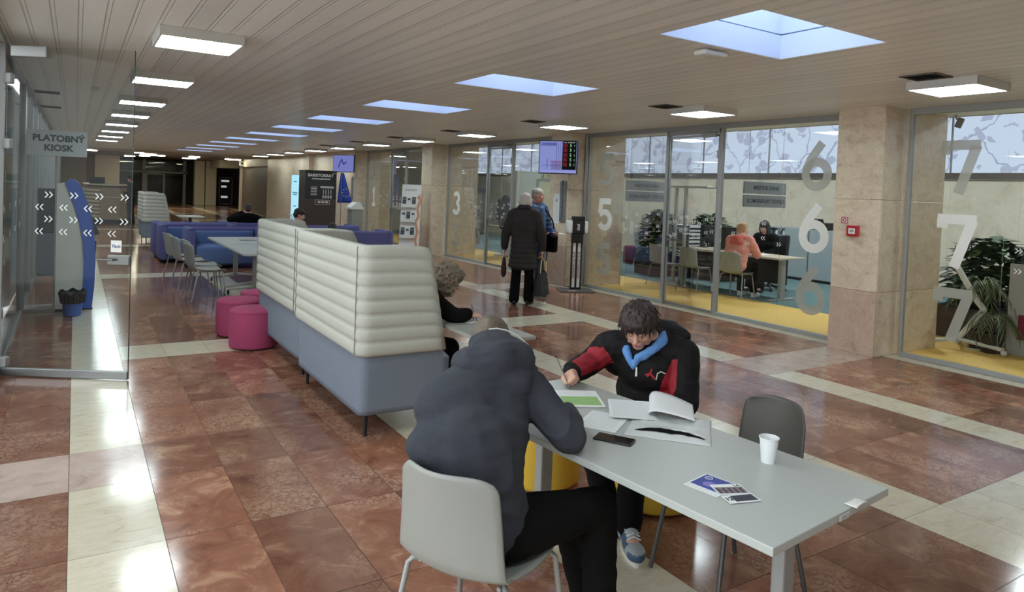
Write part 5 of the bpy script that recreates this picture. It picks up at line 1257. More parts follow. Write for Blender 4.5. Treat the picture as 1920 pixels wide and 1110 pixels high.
# ---- 1. man in dark hoodie (foreground, seen from behind)
def man_front():
    base = (1.26, 2.12, 0); f = Fr(base, 63)
    J = dict(pelvis=V((1.235, 2.10, .555)), waist=V((1.20, 2.14, .80)), neck=V((1.41, 2.37, 1.03)), head=V((1.525, 2.555, 1.075)), shR=V((1.525, 2.245, .965)), shL=V((1.255, 2.40, .94)), elR=V((1.565, 2.035, .835)), elL=V((1.30, 2.60, .86)),
             wrR=V((1.74, 2.27, .825)), wrL=V((1.60, 2.60, .815)), hipR=V((1.30, 2.02, .54)), hipL=V((1.22, 2.16, .51)), knR=V((1.715, 2.015, .555)), knL=V((1.66, 2.14, .50)), anR=V((1.74, 2.01, .09)), anL=V((1.80, 2.16, .09)), toeR=V((.95, .3, 0)).normalized(), toeL=V((.95, .3, 0)).normalized(),
             handR=(V((.6, .8, -.1)), V((-.2, 0, -1)), .8), handL=(V((.9, -.2, -.05)), V((0, -.2, -1)), .8))
    look = V((.55, .55, -.8)); up = V((.5, .5, .7))
    t = person('person', 'person in dark grey hoodie and black trousers hunched over the near table', base, J, look, up, dict(skin=M['skin2'], vb=.007, hs=1.0))
    m = mat('charcoal_fleece', (50, 53, 61), .95, var=.12, vs=90, bump=.25, bs=350)
    def ex(b):
        b.caps(V((1.235, 2.10, .58)), V((1.22, 2.16, .80)), .185, .19); b.ell(V((1.20, 2.19, .80)), (.20, .17, .16)); b.ell(V((1.25, 2.26, .93)), (.20, .155, .13)); b.ell(V((1.36, 2.30, 1.0)), (.17, .13, .10))
        b.caps(V((1.235, 2.34, .90)), V((1.29, 2.52, .87)), .09, .075); b.ell(V((1.43, 2.26, .93)), (.15, .12, .12))
    def folds(p):
        w_ = max(0, min(1, (1.0 - p.z) / .3)); n1 = mnoise.noise(V((p.x * 4 + 3, p.y * 4, p.z * 8.5 + 1.6 * mnoise.noise(V((p.x * 5, p.y * 5, p.z * 5))))))
        return w_ * max(0, min(1, (p.z - .56) / .1)) * .016 * (math.exp(-(n1 / .22) ** 2) - .45) + .0015 * mnoise.noise(p * 20)
    jk = jacket(t, J, m, g=.026, belly=.015, vox=.008, wr=.0045, ws=8, to=.95, lo=0, hi=.9, extra=ex, name='hoodie', sm=14, disp=folds)
    # ribbed hem
    def hoodf(b):
        q = [(1.31, 2.40, 1.05), (1.325, 2.32, 1.06), (1.40, 2.275, 1.075), (1.49, 2.29, 1.07), (1.555, 2.37, 1.05)]
        b.chain([V(x) for x in q], [.05, .075, .08, .075, .055]); b.ell((1.435, 2.36, 1.10), (.12, .095, .065)); b.ell((1.39, 2.285, 1.03), (.13, .075, .055)); b.caps((1.315, 2.275, 1.0), (1.45, 2.225, .995), .06, .06); b.caps((1.45, 2.225, .995), (1.54, 2.30, 1.01), .06, .05); b.ell((1.45, 2.42, 1.115), (.10, .07, .05)); b.caps((1.55, 2.37, 1.06), (1.57, 2.46, 1.02), .045, .03); b.caps((1.32, 2.40, 1.05), (1.38, 2.50, 1.06), .04, .03)
    b = MB(); hoodf(b); b.v = [(x - .012, y - .026, z + .010) for x, y, z in b.v]; hd = fuse('hood', rel(t, b), m, t, .008, 5, .006, 14)
    b = MB(); pts = [(1.44, 2.44, 1.163), (1.47, 2.432, 1.166), (1.51, 2.42, 1.158), (1.555, 2.40, 1.135), (1.59, 2.375, 1.10), (1.607, 2.35, 1.06), (1.605, 2.335, 1.015)]
    sp = []
    for i in range(len(pts) - 1):
        for k in range(6): sp.append(V(pts[i]).lerp(V(pts[i + 1]), k / 6) + V((.000, -.016, .009)))
    b.tube(sp, .0032, 6); P('hood_piping', rel(t, b), M['white'], t, True, 'white piping on the hood edge')
    b = MB(); b.tube([(1.39, 2.22, 1.0), (1.395, 2.205, 1.06), (1.405, 2.235, 1.125), (1.42, 2.29, 1.16)], .0035, 6); P('hood_seam', rel(t, b), mat('charcoal_seam', (36, 40, 48), .95), t, True)
    tr = trousers(t, J, BLACKC, .016, .009)
    hm = hairmat('grey_brown_hair', (84, 74, 62), None)
    hair(t, J, hm, [(0, -.015, .035, .081, .094, .088), (0, -.045, .0, .078, .065, .085), (0, -.05, -.05, .06, .05, .05)], .006, .003, 70)
    sm = mat('dark_shoe', (34, 34, 36), .5)
    for s in ('R', 'L'): shoe(J, s, J['toe' + s], t, [sm, M['dark']]) if False else shoe_rel(t, J, s, [sm, M['dark']])
    return t
def shoe_rel(t, J, s, mats, name='shoe', vox=.008, high=False):
    J2 = {k: (v - V(t.location) if k in ('anR', 'anL') else v) for k, v in J.items() if k[0] != '_'}
    return shoe(J2, s, J['toe' + s], t, mats, True, name, vox, 0, high)
man_front()
# ---- 2. boy in black and red jacket
def boy():
    base = (2.84, 2.87, 0)
    f = V((-.77, -.64, 0)); r = V((-.64, .77, 0))
    J = dict(pelvis=V((2.82, 2.86, .54)), waist=V((2.76, 2.81, .76)), neck=V((2.60, 2.735, .975)), head=V((2.51, 2.69, 1.065)), shR=V((2.475, 2.885, .915)), shL=V((2.74, 2.585, .915)), elR=V((2.36, 2.90, .83)), elL=V((2.665, 2.50, .69)), wrR=V((2.155, 2.795, .825)), wrL=V((2.46, 2.47, .655)),
             hipR=V((2.76, 2.92, .52)), hipL=V((2.86, 2.78, .52)), knR=V((2.33, 2.88, .52)), knL=V((2.43, 2.60, .52)), anR=V((2.44, 2.80, .09)), anL=V((2.355, 2.535, .10)), toeR=V((-.6, -.8, 0)), toeL=V((-.47, -.88, 0)).normalized(),
             handR=(V((-.72, -.60, .12)), V((.35, -.60, -.75)), 2.0), handL=(V((-.9, .1, -.1)), V((0, 0, -1)), .5))
    look = V((-.72, -.52, -.62)); up = V((-.36, -.26, .9))
    t = person('person', 'boy with dark hair in black and red jacket writing at the near table', base, J, look, up, dict(skin=M['skin'], vb=.006, hs=.97))
    hm = hairmat('dark_brown_hair', (42, 31, 27), None); face(t, J, hm, lids=M['skin'])
    bk = mat('black_jacket', (21, 20, 22), .75, spec=.25, var=.12, vs=30); rd = mat('red_jacket_panel', (150, 28, 42), .7, var=.1, vs=40)
    def ex(b):
        b.ell(V((2.66, 2.74, .82)), (.19, .19, .15)); b.ell(V((2.72, 2.77, .68)), (.21, .21, .17)); b.ell(V((2.71, 2.62, .84)), (.09, .09, .13)); b.ell(V((2.53, 2.86, .86)), (.09, .09, .11)); b.caps(J['shR'] * .9 + J['neck'] * .1, J['elR'], .078, .062); b.caps(J['shL'], J['elL'], .085, .075); b.caps(J['elR'], J['wrR'] * .85 + J['elR'] * .15, .06, .044); b.caps(J['elL'], J['wrL'], .078, .05)
    jk = jacket(t, J, bk, g=.026, vox=.006, wr=.007, ws=10, to=.9, lo=0, hi=.88, extra=ex, sm=10)
    off = V(base)
    aR = [(J['shR'] * .55 + J['elR'] * .45), J['elR'], J['wrR']]; camd = (V((0, 0, 1.74)) - V((2.4, 2.8, .9))).normalized()
    def pick(c):
        w = c + off
        # panel along the right sleeve, on its front and upper side
        for i, (a, b2) in enumerate(((J['shR'] * .72 + J['waist'] * .0 + J['elR'] * .28, J['elR']), (J['elR'], J['wrR'] * .93 + J['elR'] * .07))):
            d = (b2 - a); tt = (w - a).dot(d) / d.length_squared
            if 0 <= tt <= 1:
                q = w - (a + d * tt); u_ = q.normalized(); sd = d.normalized().cross(V((0, 0, 1))).normalized()
                if q.length < .11:
                    fr_ = u_.dot(f); 
                    if i == 0 and fr_ > .35 and u_.z < .6 and tt > .1: return 1
                    if i == 1 and u_.dot(V((-.35, -.8, .5))) > .45 : return 1
        # slanted chest panel on the left side
        e = w - J['shL']; x = (w - J['neck']).dot(r); z = w.z
        if z < .90 and z > .60 and (w - J['neck']).dot(f) > .0:
            cx = -.138 - .02 * (z - .75) / .1
            if abs(x - cx) < .012 + .026 * min(1, (.90 - z) / .12): return 1
        return 0
    setmat(jk, pick, [rd])
    b = MB(); q = [V((2.66, 2.875, .985)), V((2.745, 2.83, .985)), V((2.78, 2.745, .98)), V((2.755, 2.645, .975))]
    b.chain(q, [.05, .08, .085, .06]); b.ell((2.74, 2.75, .965), (.10, .11, .075)); b.caps((2.77, 2.72, 1.0), (2.76, 2.62, 1.0), .06, .045); fuse('jacket_hood', rel(t, b), bk, t, .008, 4, .005, 14)
    lb = mat('light_blue_hoodie', (98, 146, 208), .9, var=.06, vs=60)
    b = MB(); pts = [V((2.535, 2.79, .97)), V((2.60, 2.83, .995)), V((2.68, 2.79, 1.005)), V((2.685, 2.70, 1.0)), V((2.63, 2.635, .985)), V((2.555, 2.625, .945)), V((2.505, 2.645, .90))]
    b.chain(pts, [.022, .026, .03, .032, .03, .024, .014]); b.chain([V((2.535, 2.79, .97)), V((2.487, 2.755, .92)), V((2.48, 2.715, .875)), V((2.49, 2.695, .84))], [.022, .024, .02, .01]); b.chain([V((2.555, 2.625, .945)), V((2.49, 2.665, .90)), V((2.48, 2.69, .84))], [.024, .022, .01]); fuse('hoodie_collar', rel(t, b), lb, t, .007, 4, .004, 25, label='light blue hoodie collar')
    b = MB(); p = J['_p']
    for (x, y, z, a_, c_, d_) in [(0, -.014, .042, .083, .097, .083), (0, -.045, .0, .080, .068, .09), (0, .055, .066, .062, .045, .032), (.074, -.012, .015, .014, .04, .045), (-.074, -.012, .015, .014, .04, .045)]: b.ell(p(x, y, z), (a_, c_, d_), J['_B'], 20, 14)
    tufts(b, J, 420, .075, lambda q: (q.x * 2.2 + .08, .7 if q.y > -.03 else -.2, -.6), c0=(0, -.012, .038), rad=(.084, .098, .086), keep=lambda q, v: q.y < .055 and (q.z > .06 or (q.y < -.02 and q.z > -.02)), r0=.0065, r1=.0025)
    b.ell(p(.005, .066, .062), (.060, .030, .030), J['_B'], 20, 12)
    tufts(b, J, 120, .034, lambda q: (q.x * 1.2 + .2, .3, -1), c0=(0, -.012, .038), rad=(.083, .103, .086), keep=lambda q, v: q.y > .03 and .05 < q.z < .10, r0=.0065, r1=.003, seed=8)
    fuse('hair', rel(t, b), hm, t, .0036, 1, 0)
    # emblem, zip pull, white mark: laid on the jacket surface
    def onjk(x, z):
        o = J['neck'] + r * x; o = V((o.x, o.y, z)) + f * .6; ok, loc, nor, i = jk.ray_cast(o - off, -f)
        return (loc, nor) if ok else (o - off - f * .4, f)
    l, n_ = onjk(-.052, .822); Me = frame(l + n_ * .001, V((0, 0, 1)).cross(n_), V((0, 0, 1)))
    b = MB(); b.ribbon([(-.028, -.004), (-.004, .004), (.004, .028)], .008, 0, .002, Me); b.ribbon([(-.002, .004), (.022, -.022)], .009, 0, .002, Me); b.ribbon([(-.002, .004), (-.018, -.012)], .007, 0, .002, Me); P('emblem', b, mat('emblem_red', (190, 44, 56), .6), t)
    l, n_ = onjk(-.098, .822); Me = frame(l + n_ * .001, V((0, 0, 1)).cross(n_), V((0, 0, 1))); b = MB(); b.ribbon([(-.02, -.026), (-.014, .008), (.004, .018), (.026, .008)], .005, 0, .002, Me); P('white_mark', b, M['white'], t)
    l, n_ = onjk(.022, .83); Me = frame(l + n_ * .002, V((0, 0, 1)).cross(n_), V((0, 0, 1))); b = MB(); b.prism([(-.006, -.028), (.006, -.028), (.004, .02), (-.004, .02)], 0, .004, Me); P('zip_pull', b, M['white'], t)
    trousers(t, J, BLACKC, .018, .009)
    s1 = mat('sneaker_grey', (156, 162, 166), .6); s2 = mat('sneaker_sole', (206, 204, 196), .6)
    for s in ('R', 'L'):
        if s == 'L': b = MB(); b.caps(J['an' + s] + V((0, 0, .0)), J['an' + s] + (J['kn' + s] - J['an' + s]) * .3, .046, .05); P('sock', rel(t, b), M['white'], t, True)
        sh = shoe_rel(t, J, s, [s1, s2], 'sneaker', .006, True)
        a = J['an' + s] - off; d = V((J['toe' + s].x, J['toe' + s].y, 0)).normalized(); g = V((a.x, a.y, 0)); bl = mat('sneaker_blue', (62, 88, 116), .6)
        rr = d.cross(V((0, 0, 1)))
        def pk(c):
            q = c - g; y = q.dot(d); x = abs(q.dot(rr)); z = c.z
            if y > .165 and z < .06: return 1
            if y < .13 and x > .03 and z < .1 and y > .0: return 1
            if y < -.03 and z < .1: return 1
            return 0
        setmat(sh, pk, [bl])
        b = MB()
        for k in range(5):
            yy = .03 + k * .02; zz = .098 - k * .007; b.tube([g + d * yy + rr * x + V((0, 0, zz + .032 - abs(x) * .45)) for x in (-.034, -.017, 0, .017, .034)], .0035, 6)
        P('laces', b, M['white'], sh, True)
    tip = V((2.085, 2.70, ZT + .003)); top = V((2.045, 2.78, .925))
    tp = T('pen', 'pen in the boy\'s right hand above the green form', 'pen', tip); b = MB(); b.tube([(0, 0, 0), (top - tip) * .06, top - tip], [.001, .0035, .0038], 8); P('barrel', b, M['steel'], tp, True); b = MB(); b.caps((top - tip) * .97, (top - tip) * 1.0, .005, .005, 8); P('cap', b, M['dark'], tp, True)
boy()
# ---- 3. curly-haired woman in the booth
def woman_booth():
    base = (2.06, 4.93, 0); J, f = J_sit(base, 100, .44, .20, 1.62)
    J['neck'] = V((2.33, 4.84, .955)); J['head'] = V((2.45, 4.77, 1.03)); J['shR'] = V((2.27, 4.69, .90)); J['shL'] = V((2.33, 5.03, .90)); J['elR'] = V((2.44, 4.60, .775)); J['wrR'] = V((2.525, 4.575, .80)); J['wrL'] = V((2.5, 4.98, .78)); J['elL'] = V((2.42, 5.14, .76)); J['waist'] = V((2.10, 4.90, .74))
    J['knR'] = V((2.46, 4.72, .52)); J['knL'] = V((2.48, 5.0, .52)); J['anR'] = V((2.40, 4.70, .09)); J['anL'] = V((2.44, 5.0, .09)); J['handR'] = (V((.85, -.1, -.12)), V((-.1, .3, -1)), .8); J['handL'] = (V((.9, -.3, -.1)), V((0, 0, -1)), .5)
    t = person('person', 'woman with curly grey-brown hair and black top writing in the booth', base, J, V((.86, -.25, -.42)), V((.4, -.1, .9)), dict(skin=M['skin'], vb=.008, hs=.97))
    hm = hairmat('curly_grey_hair', (112, 100, 84), None); face(t, J, hm)
    jacket(t, J, BLACKC, .022, vox=.011, wr=.005, name='top'); trousers(t, J, BLACKC, .02, .012)
    b = MB(); p = J['_p']; rnd = random.Random(5)
    for (x, y, z, a_, c_, d_) in [(0, -.02, .045, .095, .108, .09), (0, -.06, -.02, .095, .08, .105), (.07, -.0, -.03, .04, .065, .08), (-.07, -.0, -.03, .04, .065, .08), (0, .05, .075, .07, .045, .035)]:
        b.ell(p(x, y, z), (a_, c_, d_), J['_B'], 20, 14)
        for k in range(70):
            v = V((rnd.gauss(0, 1), rnd.gauss(0, 1), rnd.gauss(0, 1))).normalized(); q = V((x + v.x * a_, y + v.y * c_, z + v.z * d_)); w_ = V((rnd.uniform(-1, 1), rnd.uniform(-1, 1), rnd.uniform(-1, 1))).normalized() * .02
            if q.y > .06 and q.z < .04: continue
            b.chain([p(*(q - w_)), p(*(q + v * .012)), p(*(q + w_))], [.006, .009, .006], 6)
    fuse('hair', rel(t, b), hm, t, .0055, 1, .002, 90)
    b = MB(); b.tube([J['_p'](.082, .0, -.05), J['_p'](.084, .0, -.085)], .004, 6); P('earring', rel(t, b), M['steel'], t, True)
    for s in ('R', 'L'): shoe_rel(t, J, s, [mat('black_shoe', (26, 25, 25), .5), M['dark']])
    tp = T('pen', 'pen in the curly-haired woman\'s hand', 'pen', (2.60, 4.56, .745)); b = MB(); b.tube([(0, 0, 0), (-.045, .02, .13)], .004, 8); P('barrel', b, M['steel'], tp, True)
woman_booth()
# ---- 4. standing woman with white bob
def woman_stand():
    base = (5.84, 8.89, 0); J, f = J_stand(base, 42, 1.70)
    J['elR'] = f(.28, -.02, 1.10); J['wrR'] = f(.29, .06, .86); J['elL'] = f(-.28, -.03, 1.10); J['wrL'] = f(-.30, .02, .86); J['handR'] = (V((0, 0, -1)), -f.r, .9); J['handL'] = (V((0, 0, -1)), f.r, .9)
    J['anR'] = f(.10, .05, .08); J['anL'] = f(-.11, -.05, .08)
    t = person('person', 'standing woman with white bobbed hair, long dark coat, seen from behind', base, J, f.f + V((0, 0, -.05)), UP, dict(skin=M['skin'], vb=.011))
    cm_ = mat('dark_coat', (44, 38, 38), .9, var=.1, vs=30)
    def ex(b):
        for k in range(7):
            z = 1.05 - k * .075; b.ell(f(0, -.005, z), (.19 + .008 * k, .15 + .008 * k, .07), Matrix((f.r, f.f, UP)).transposed())
        b.ell(f(0, -.02, 1.28), (.20, .145, .16), Matrix((f.r, f.f, UP)).transposed())
    jacket(t, J, cm_, .03, vox=.012, wr=.006, ws=6, extra=ex, name='coat', hi=.92, sm=22)
    b = MB(); b.chain([f(-.09, .02, 1.47), f(-.05, -.07, 1.50), f(.05, -.07, 1.50), f(.09, .02, 1.47)], [.045] * 4); fuse('coat_collar', rel(t, b), cm_, t, .01, 3)
    trousers(t, J, BLACKC, .02, .012, flare=.012)
    hair(t, J, hairmat('white_hair', (176, 168, 156), None), [(0, -.02, .05, .092, .105, .085), (0, -.05, -.01, .094, .085, .10), (.065, -.01, -.03, .04, .07, .085), (-.065, -.01, -.03, .04, .07, .085), (0, -.05, -.085, .085, .06, .05), (0, .06, .07, .06, .04, .03)], .007, .0015, 40, 6)
    for s in ('R', 'L'): shoe_rel(t, J, s, [mat('black_leather', (20, 19, 19), .35), M['dark']])
    # hand bag held in the right hand, umbrella in the left
    w = J['wrR'] + V((0, 0, -.12)); tb = T('hand_bag', 'black carrier bag with handles in the right hand of the standing woman', 'bag', (w.x, w.y, .16), -R(42 - 70))
    def bagp(u, v):
        a = 2 * PI * u; k = 1 - .32 * v ** 2; x = .19 * math.copysign(abs(math.cos(a)) ** .7, math.cos(a)) * k; y = .085 * math.copysign(abs(math.sin(a)) ** .7, math.sin(a)) * (1 - .65 * v)
        return (x + .008 * mnoise.noise(V((a * 2, v * 5, 0))), y + .012 * mnoise.noise(V((a * 3, v * 6, 3))), .36 * v)
    b = MB(); b.grid(bagp, 40, 14, True); b.add([bagp(k / 40, 0) for k in range(40)], [tuple(range(40))[::-1]]); P('body', b, mat('bag_black_cloth', (26, 22, 26), .7), tb, 'all')
    for s, m_ in ((-1, mat('bag_handle_pale', (206, 190, 140), .6)), (1, M['dark'])):
        b = MB(); b.tube([(-.10, s * .025, .34), (-.05, s * .012, .50), (0, 0, w.z - .16 + .02), (.05, s * .012, .50), (.10, s * .025, .34)], .009, 6); P('handle', b, m_, tb, True)
    w = J['wrL'] + V((0, 0, -.10)); tu = T('umbrella', 'short folded dark umbrella with reddish top in the standing woman\'s left hand', 'umbrella', (w.x, w.y, .40))
    b = MB(); b.lathe([(.01, w.z - .40 + .03), (.016, w.z - .42), (.016, .30)], n=12); P('handle', b, mat('pale_handle', (196, 176, 150), .5), tu, True)
    b = MB(); b.lathe([(.016, .32), (.03, .26), (.045, .13), (.04, .05), (.015, .0)], n=16); P('canopy', b, mat('umbrella_dark', (52, 28, 36), .6, var=.5, vs=30), tu, True)
woman_stand()
# ---- 5. standing man in blue quilted jacket
def man_stand():
    base = (6.41, 9.42, 0); J, f = J_stand(base, 168, 1.80)
    J['elL'] = f(-.30, .02, 1.14); J['wrL'] = f(-.20, .24, 1.06); J['elR'] = f(.28, .0, 1.14); J['wrR'] = f(.16, .24, 1.06); J['handL'] = (f.f * .8 + f.r * .5, V((0, 0, 1)), .5); J['handR'] = (f.f * .8 - f.r * .5, V((0, 0, 1)), .5)
    t = person('person', 'standing man with grey hair in blue quilted jacket facing the woman', base, J, V((.75, -.62, -.05)), UP, dict(skin=M['skin2'], vb=.011))
    bm_ = mat('blue_quilted', (46, 66, 104), .5, var=.1, vs=20)
    jk = jacket(t, J, bm_, .034, vox=.011, wr=0, extra=None, name='quilted_jacket', sm=4)
    nor = [v.normal.copy() for v in jk.data.vertices]
    for v, n_ in zip(jk.data.vertices, nor): v.co += n_ * (.009 * abs(math.sin(v.co.z * PI / .07)) - .004)
    b = MB(); b.caps(f(-.0, .115, 1.46), f(0, .165, 1.12), .05, .05); fuse('jumper', rel(t, b), mat('blue_jumper', (64, 92, 122), .8), t, .012, 3)
    trousers(t, J, mat('dark_jeans', (52, 60, 76), .8, var=.12, vs=40), .016, .012); hm = hairmat('grey_hair', (138, 132, 124), None); face(t, J, hm)
    hair(t, J, hm, [(0, -.015, .05, .083, .098, .075), (0, -.05, .0, .079, .06, .08)], .007, .004, 50)
    for s in ('R', 'L'): shoe_rel(t, J, s, [mat('dark_trainer', (44, 44, 46), .5), mat('grey_sole', (150, 150, 148), .6)])
    p = J['wrL'] + f.f * .08; tp = T('paper_sheet', 'white papers held by the man in the blue quilted jacket', 'paper', (p.x + .02, p.y - .02, p.z + .018), R(20)); b = MB(); b.box((0, 0, 0), (.24, .17, .004), rot=(R(6), R(4), 0)); P('sheet', b, M['paper'], tp)
    q = f(-.27, .10, .78); ts = T('shoulder_bag', 'black shoulder bag hanging at the hip of the man in blue', 'bag', q, -R(168)); b = MB(); b.box((0, 0, .12), (.12, .26, .30), .045, 4); P('body', b, BLACKC, ts, True)
    b = MB(); b.tube([V((.0, -.1, .25)), V((.04, -.1, .5)), V((.15, -.05, .72)), V((.08, .1, .5)), V((0, .1, .25))], .012, 6); P('strap', b, BLACKC, ts, True)
man_stand()
# ---- 6..8 people on the blue sofas
def sofa_people():
    base = (3.38, 16.75, 0); J, f = J_sit(base, 8, .40, -.06, 1.50); J['elL'] = f(-.38, .04, .84); J['wrL'] = f(-.12, .02, 1.0); J['shL'] = f(-.2, -.06, .87); J['shR'] = f(.2, -.06, .87); J['handL'] = (V((.6, .3, .5)), V((1, 0, 0)), .5); J['elR'] = f(.42, .0, .76)
    t = person('person', 'person in black jacket leaning back on a blue sofa, hand at the head', base, J, f.f, UP, dict(skin=M['skin'], vb=.014))
    jacket(t, J, BLACKC, .03, vox=.016, wr=.006); trousers(t, J, BLACKC, .015, .016); hair(t, J, hairmat('short_dark_hair', (70, 60, 52), None), [(0, -.015, .04, .083, .096, .085), (0, -.05, -.0, .079, .06, .085)], .009, .003, 50)
    for s in ('R', 'L'): shoe_rel(t, J, s, [M['dark'], M['dark']], vox=.014)
    base = (3.5, 13.2, 0); J, f = J_sit(base, 90, .40, .04, 1.56); 
    t = person('person', 'boy with dark hair in profile on a blue sofa beyond the booth', base, J, V((.95, -.2, -.25)), UP, dict(skin=M['skin'], vb=.013)); hm = hairmat('black_brown_hair', (40, 34, 34), None); face(t, J, hm)
    jacket(t, J, BLACKC, .025, vox=.016); trousers(t, J, BLACKC, .015, .016); hair(t, J, hm, [(0, -.015, .05, .088, .102, .085), (0, -.05, .01, .084, .065, .08), (0, .05, .07, .075, .05, .035)], .009, .005, 40)
    for s in ('R', 'L'): shoe_rel(t, J, s, [M['dark'], M['dark']], vox=.014)
    base = (4.58, 14.25, 0); J, f = J_sit(base, 0, .40, .02, 1.30)
    for k in ('head', 'neck', 'shR', 'shL', 'waist'): J[k] = J[k] + V((0, -.02, -.22 if k != 'waist' else -.08))
    t = person('person', 'person of whom only black hair shows above a blue sofa back', base, J, f.f + V((0, 0, -.3)), UP, dict(skin=M['skin'], vb=.014))
    jacket(t, J, BLACKC, .02, vox=.016); trousers(t, J, BLACKC, .012, .016); hair(t, J, hm, [(0, -.015, .04, .09, .102, .09), (0, -.05, -.0, .086, .07, .09)], .009, .005, 40)
sofa_people()
# ---- 9. 10. office: woman in pink, clerk
def office_people():
    base = (9.93, 8.25, 0); J, f = J_sit(base, 78, .45, .14, 1.66); J['wrR'] = f(.12, .46, .80); J['elR'] = f(.27, .24, .78); J['wrL'] = f(-.1, .48, .80); J['elL'] = f(-.27, .24, .78)
    t = person('person', 'person in pink hooded jacket seen from behind at the office desk', base, J, V((.9, -.35, -.25)), UP, dict(skin=M['skin'], vb=.012))
    pk = mat('salmon_jacket', (222, 148, 134), .85, var=.06, vs=30); pk2 = mat('coral_hood', (214, 108, 94), .85, var=.08, vs=30)
    def ex(b): b.ell(f(0, 0, .60), (.19, .16, .16)); b.ell(f(0, .0, .72), (.18, .15, .16))
    jacket(t, J, pk, .035, vox=.013, wr=.009, ws=9, extra=ex)
    b = MB(); b.ell(f(0, .0, .96), (.14, .07, .15), Matrix((f.r, f.f, UP)).transposed()); b.chain([f(-.12, .08, 1.06), f(0, .0, 1.06), f(.12, .08, 1.06)], [.05, .07, .05]); fuse('hood', rel(t, b), pk2, t, .012, 4, .006, 14, label='coral hood lying on the back')
    b = MB(); b.tube([J['shL'] + V((-.05, -.02, .03)), J['shL'] + V((-.08, -.0, -.12)), J['elL'] + V((-.07, 0, .02))], .012, 6); P('sleeve_stripe', rel(t, b), M['dark'], t, True)
    trousers(t, J, BLACKC, .015, .013); hm = hairmat('blond_hair', (172, 140, 98), None); hair(t, J, hm, [(0, -.015, .04, .085, .10, .085), (0, -.05, -.01, .08, .065, .085), (0, -.10, .03, .045, .045, .045)], .008, .006, 45)
    for s in ('R', 'L'): shoe_rel(t, J, s, [M['white'], M['white']], vox=.012)
    base = (11.45, 8.75, 0); J, f = J_sit(base, -100, .47, .12, 1.66)
    t = person('person', 'clerk with long black hair facing the person in pink', base, J, V((-.9, -.2, -.35)), UP, dict(skin=M['skin'], vb=.012)); hm = hairmat('long_black_hair', (24, 21, 22), None); face(t, J, hm)
    jacket(t, J, BLACKC, .022, vox=.014); trousers(t, J, BLACKC, .012, .014)
    hair(t, J, hm, [(0, -.015, .045, .09, .105, .085), (0, -.06, -.03, .092, .07, .12), (.07, 0, -.06, .035, .06, .12), (-.07, 0, -.06, .035, .06, .12), (0, -.06, -.16, .09, .06, .1)], .009, .005, 40)
    for s in ('R', 'L'): shoe_rel(t, J, s, [M['dark'], M['dark']], vox=.014)
office_people()
def far_person():
    base = (1.72, 28.5, 0); J, f = J_stand(base, -60, 1.74); J['wrR'] = f(.12, .3, 1.1); J['elR'] = f(.26, .1, 1.12)
    t = person('person', 'person in dark clothes standing at the end of the reception desk', base, J, f.f, UP, dict(skin=M['skin2'], vb=.016)); dc = mat('dark_clothes', (30, 30, 32), .85)
    jacket(t, J, dc, .03, vox=.018); trousers(t, J, dc, .02, .018); hair(t, J, dc, [(0, -.015, .04, .085, .098, .085), (0, -.05, 0, .08, .06, .08)], .01, .003, 40)
    for s in ('R', 'L'): shoe_rel(t, J, s, [M['dark'], M['dark']], vox=.014)
far_person()
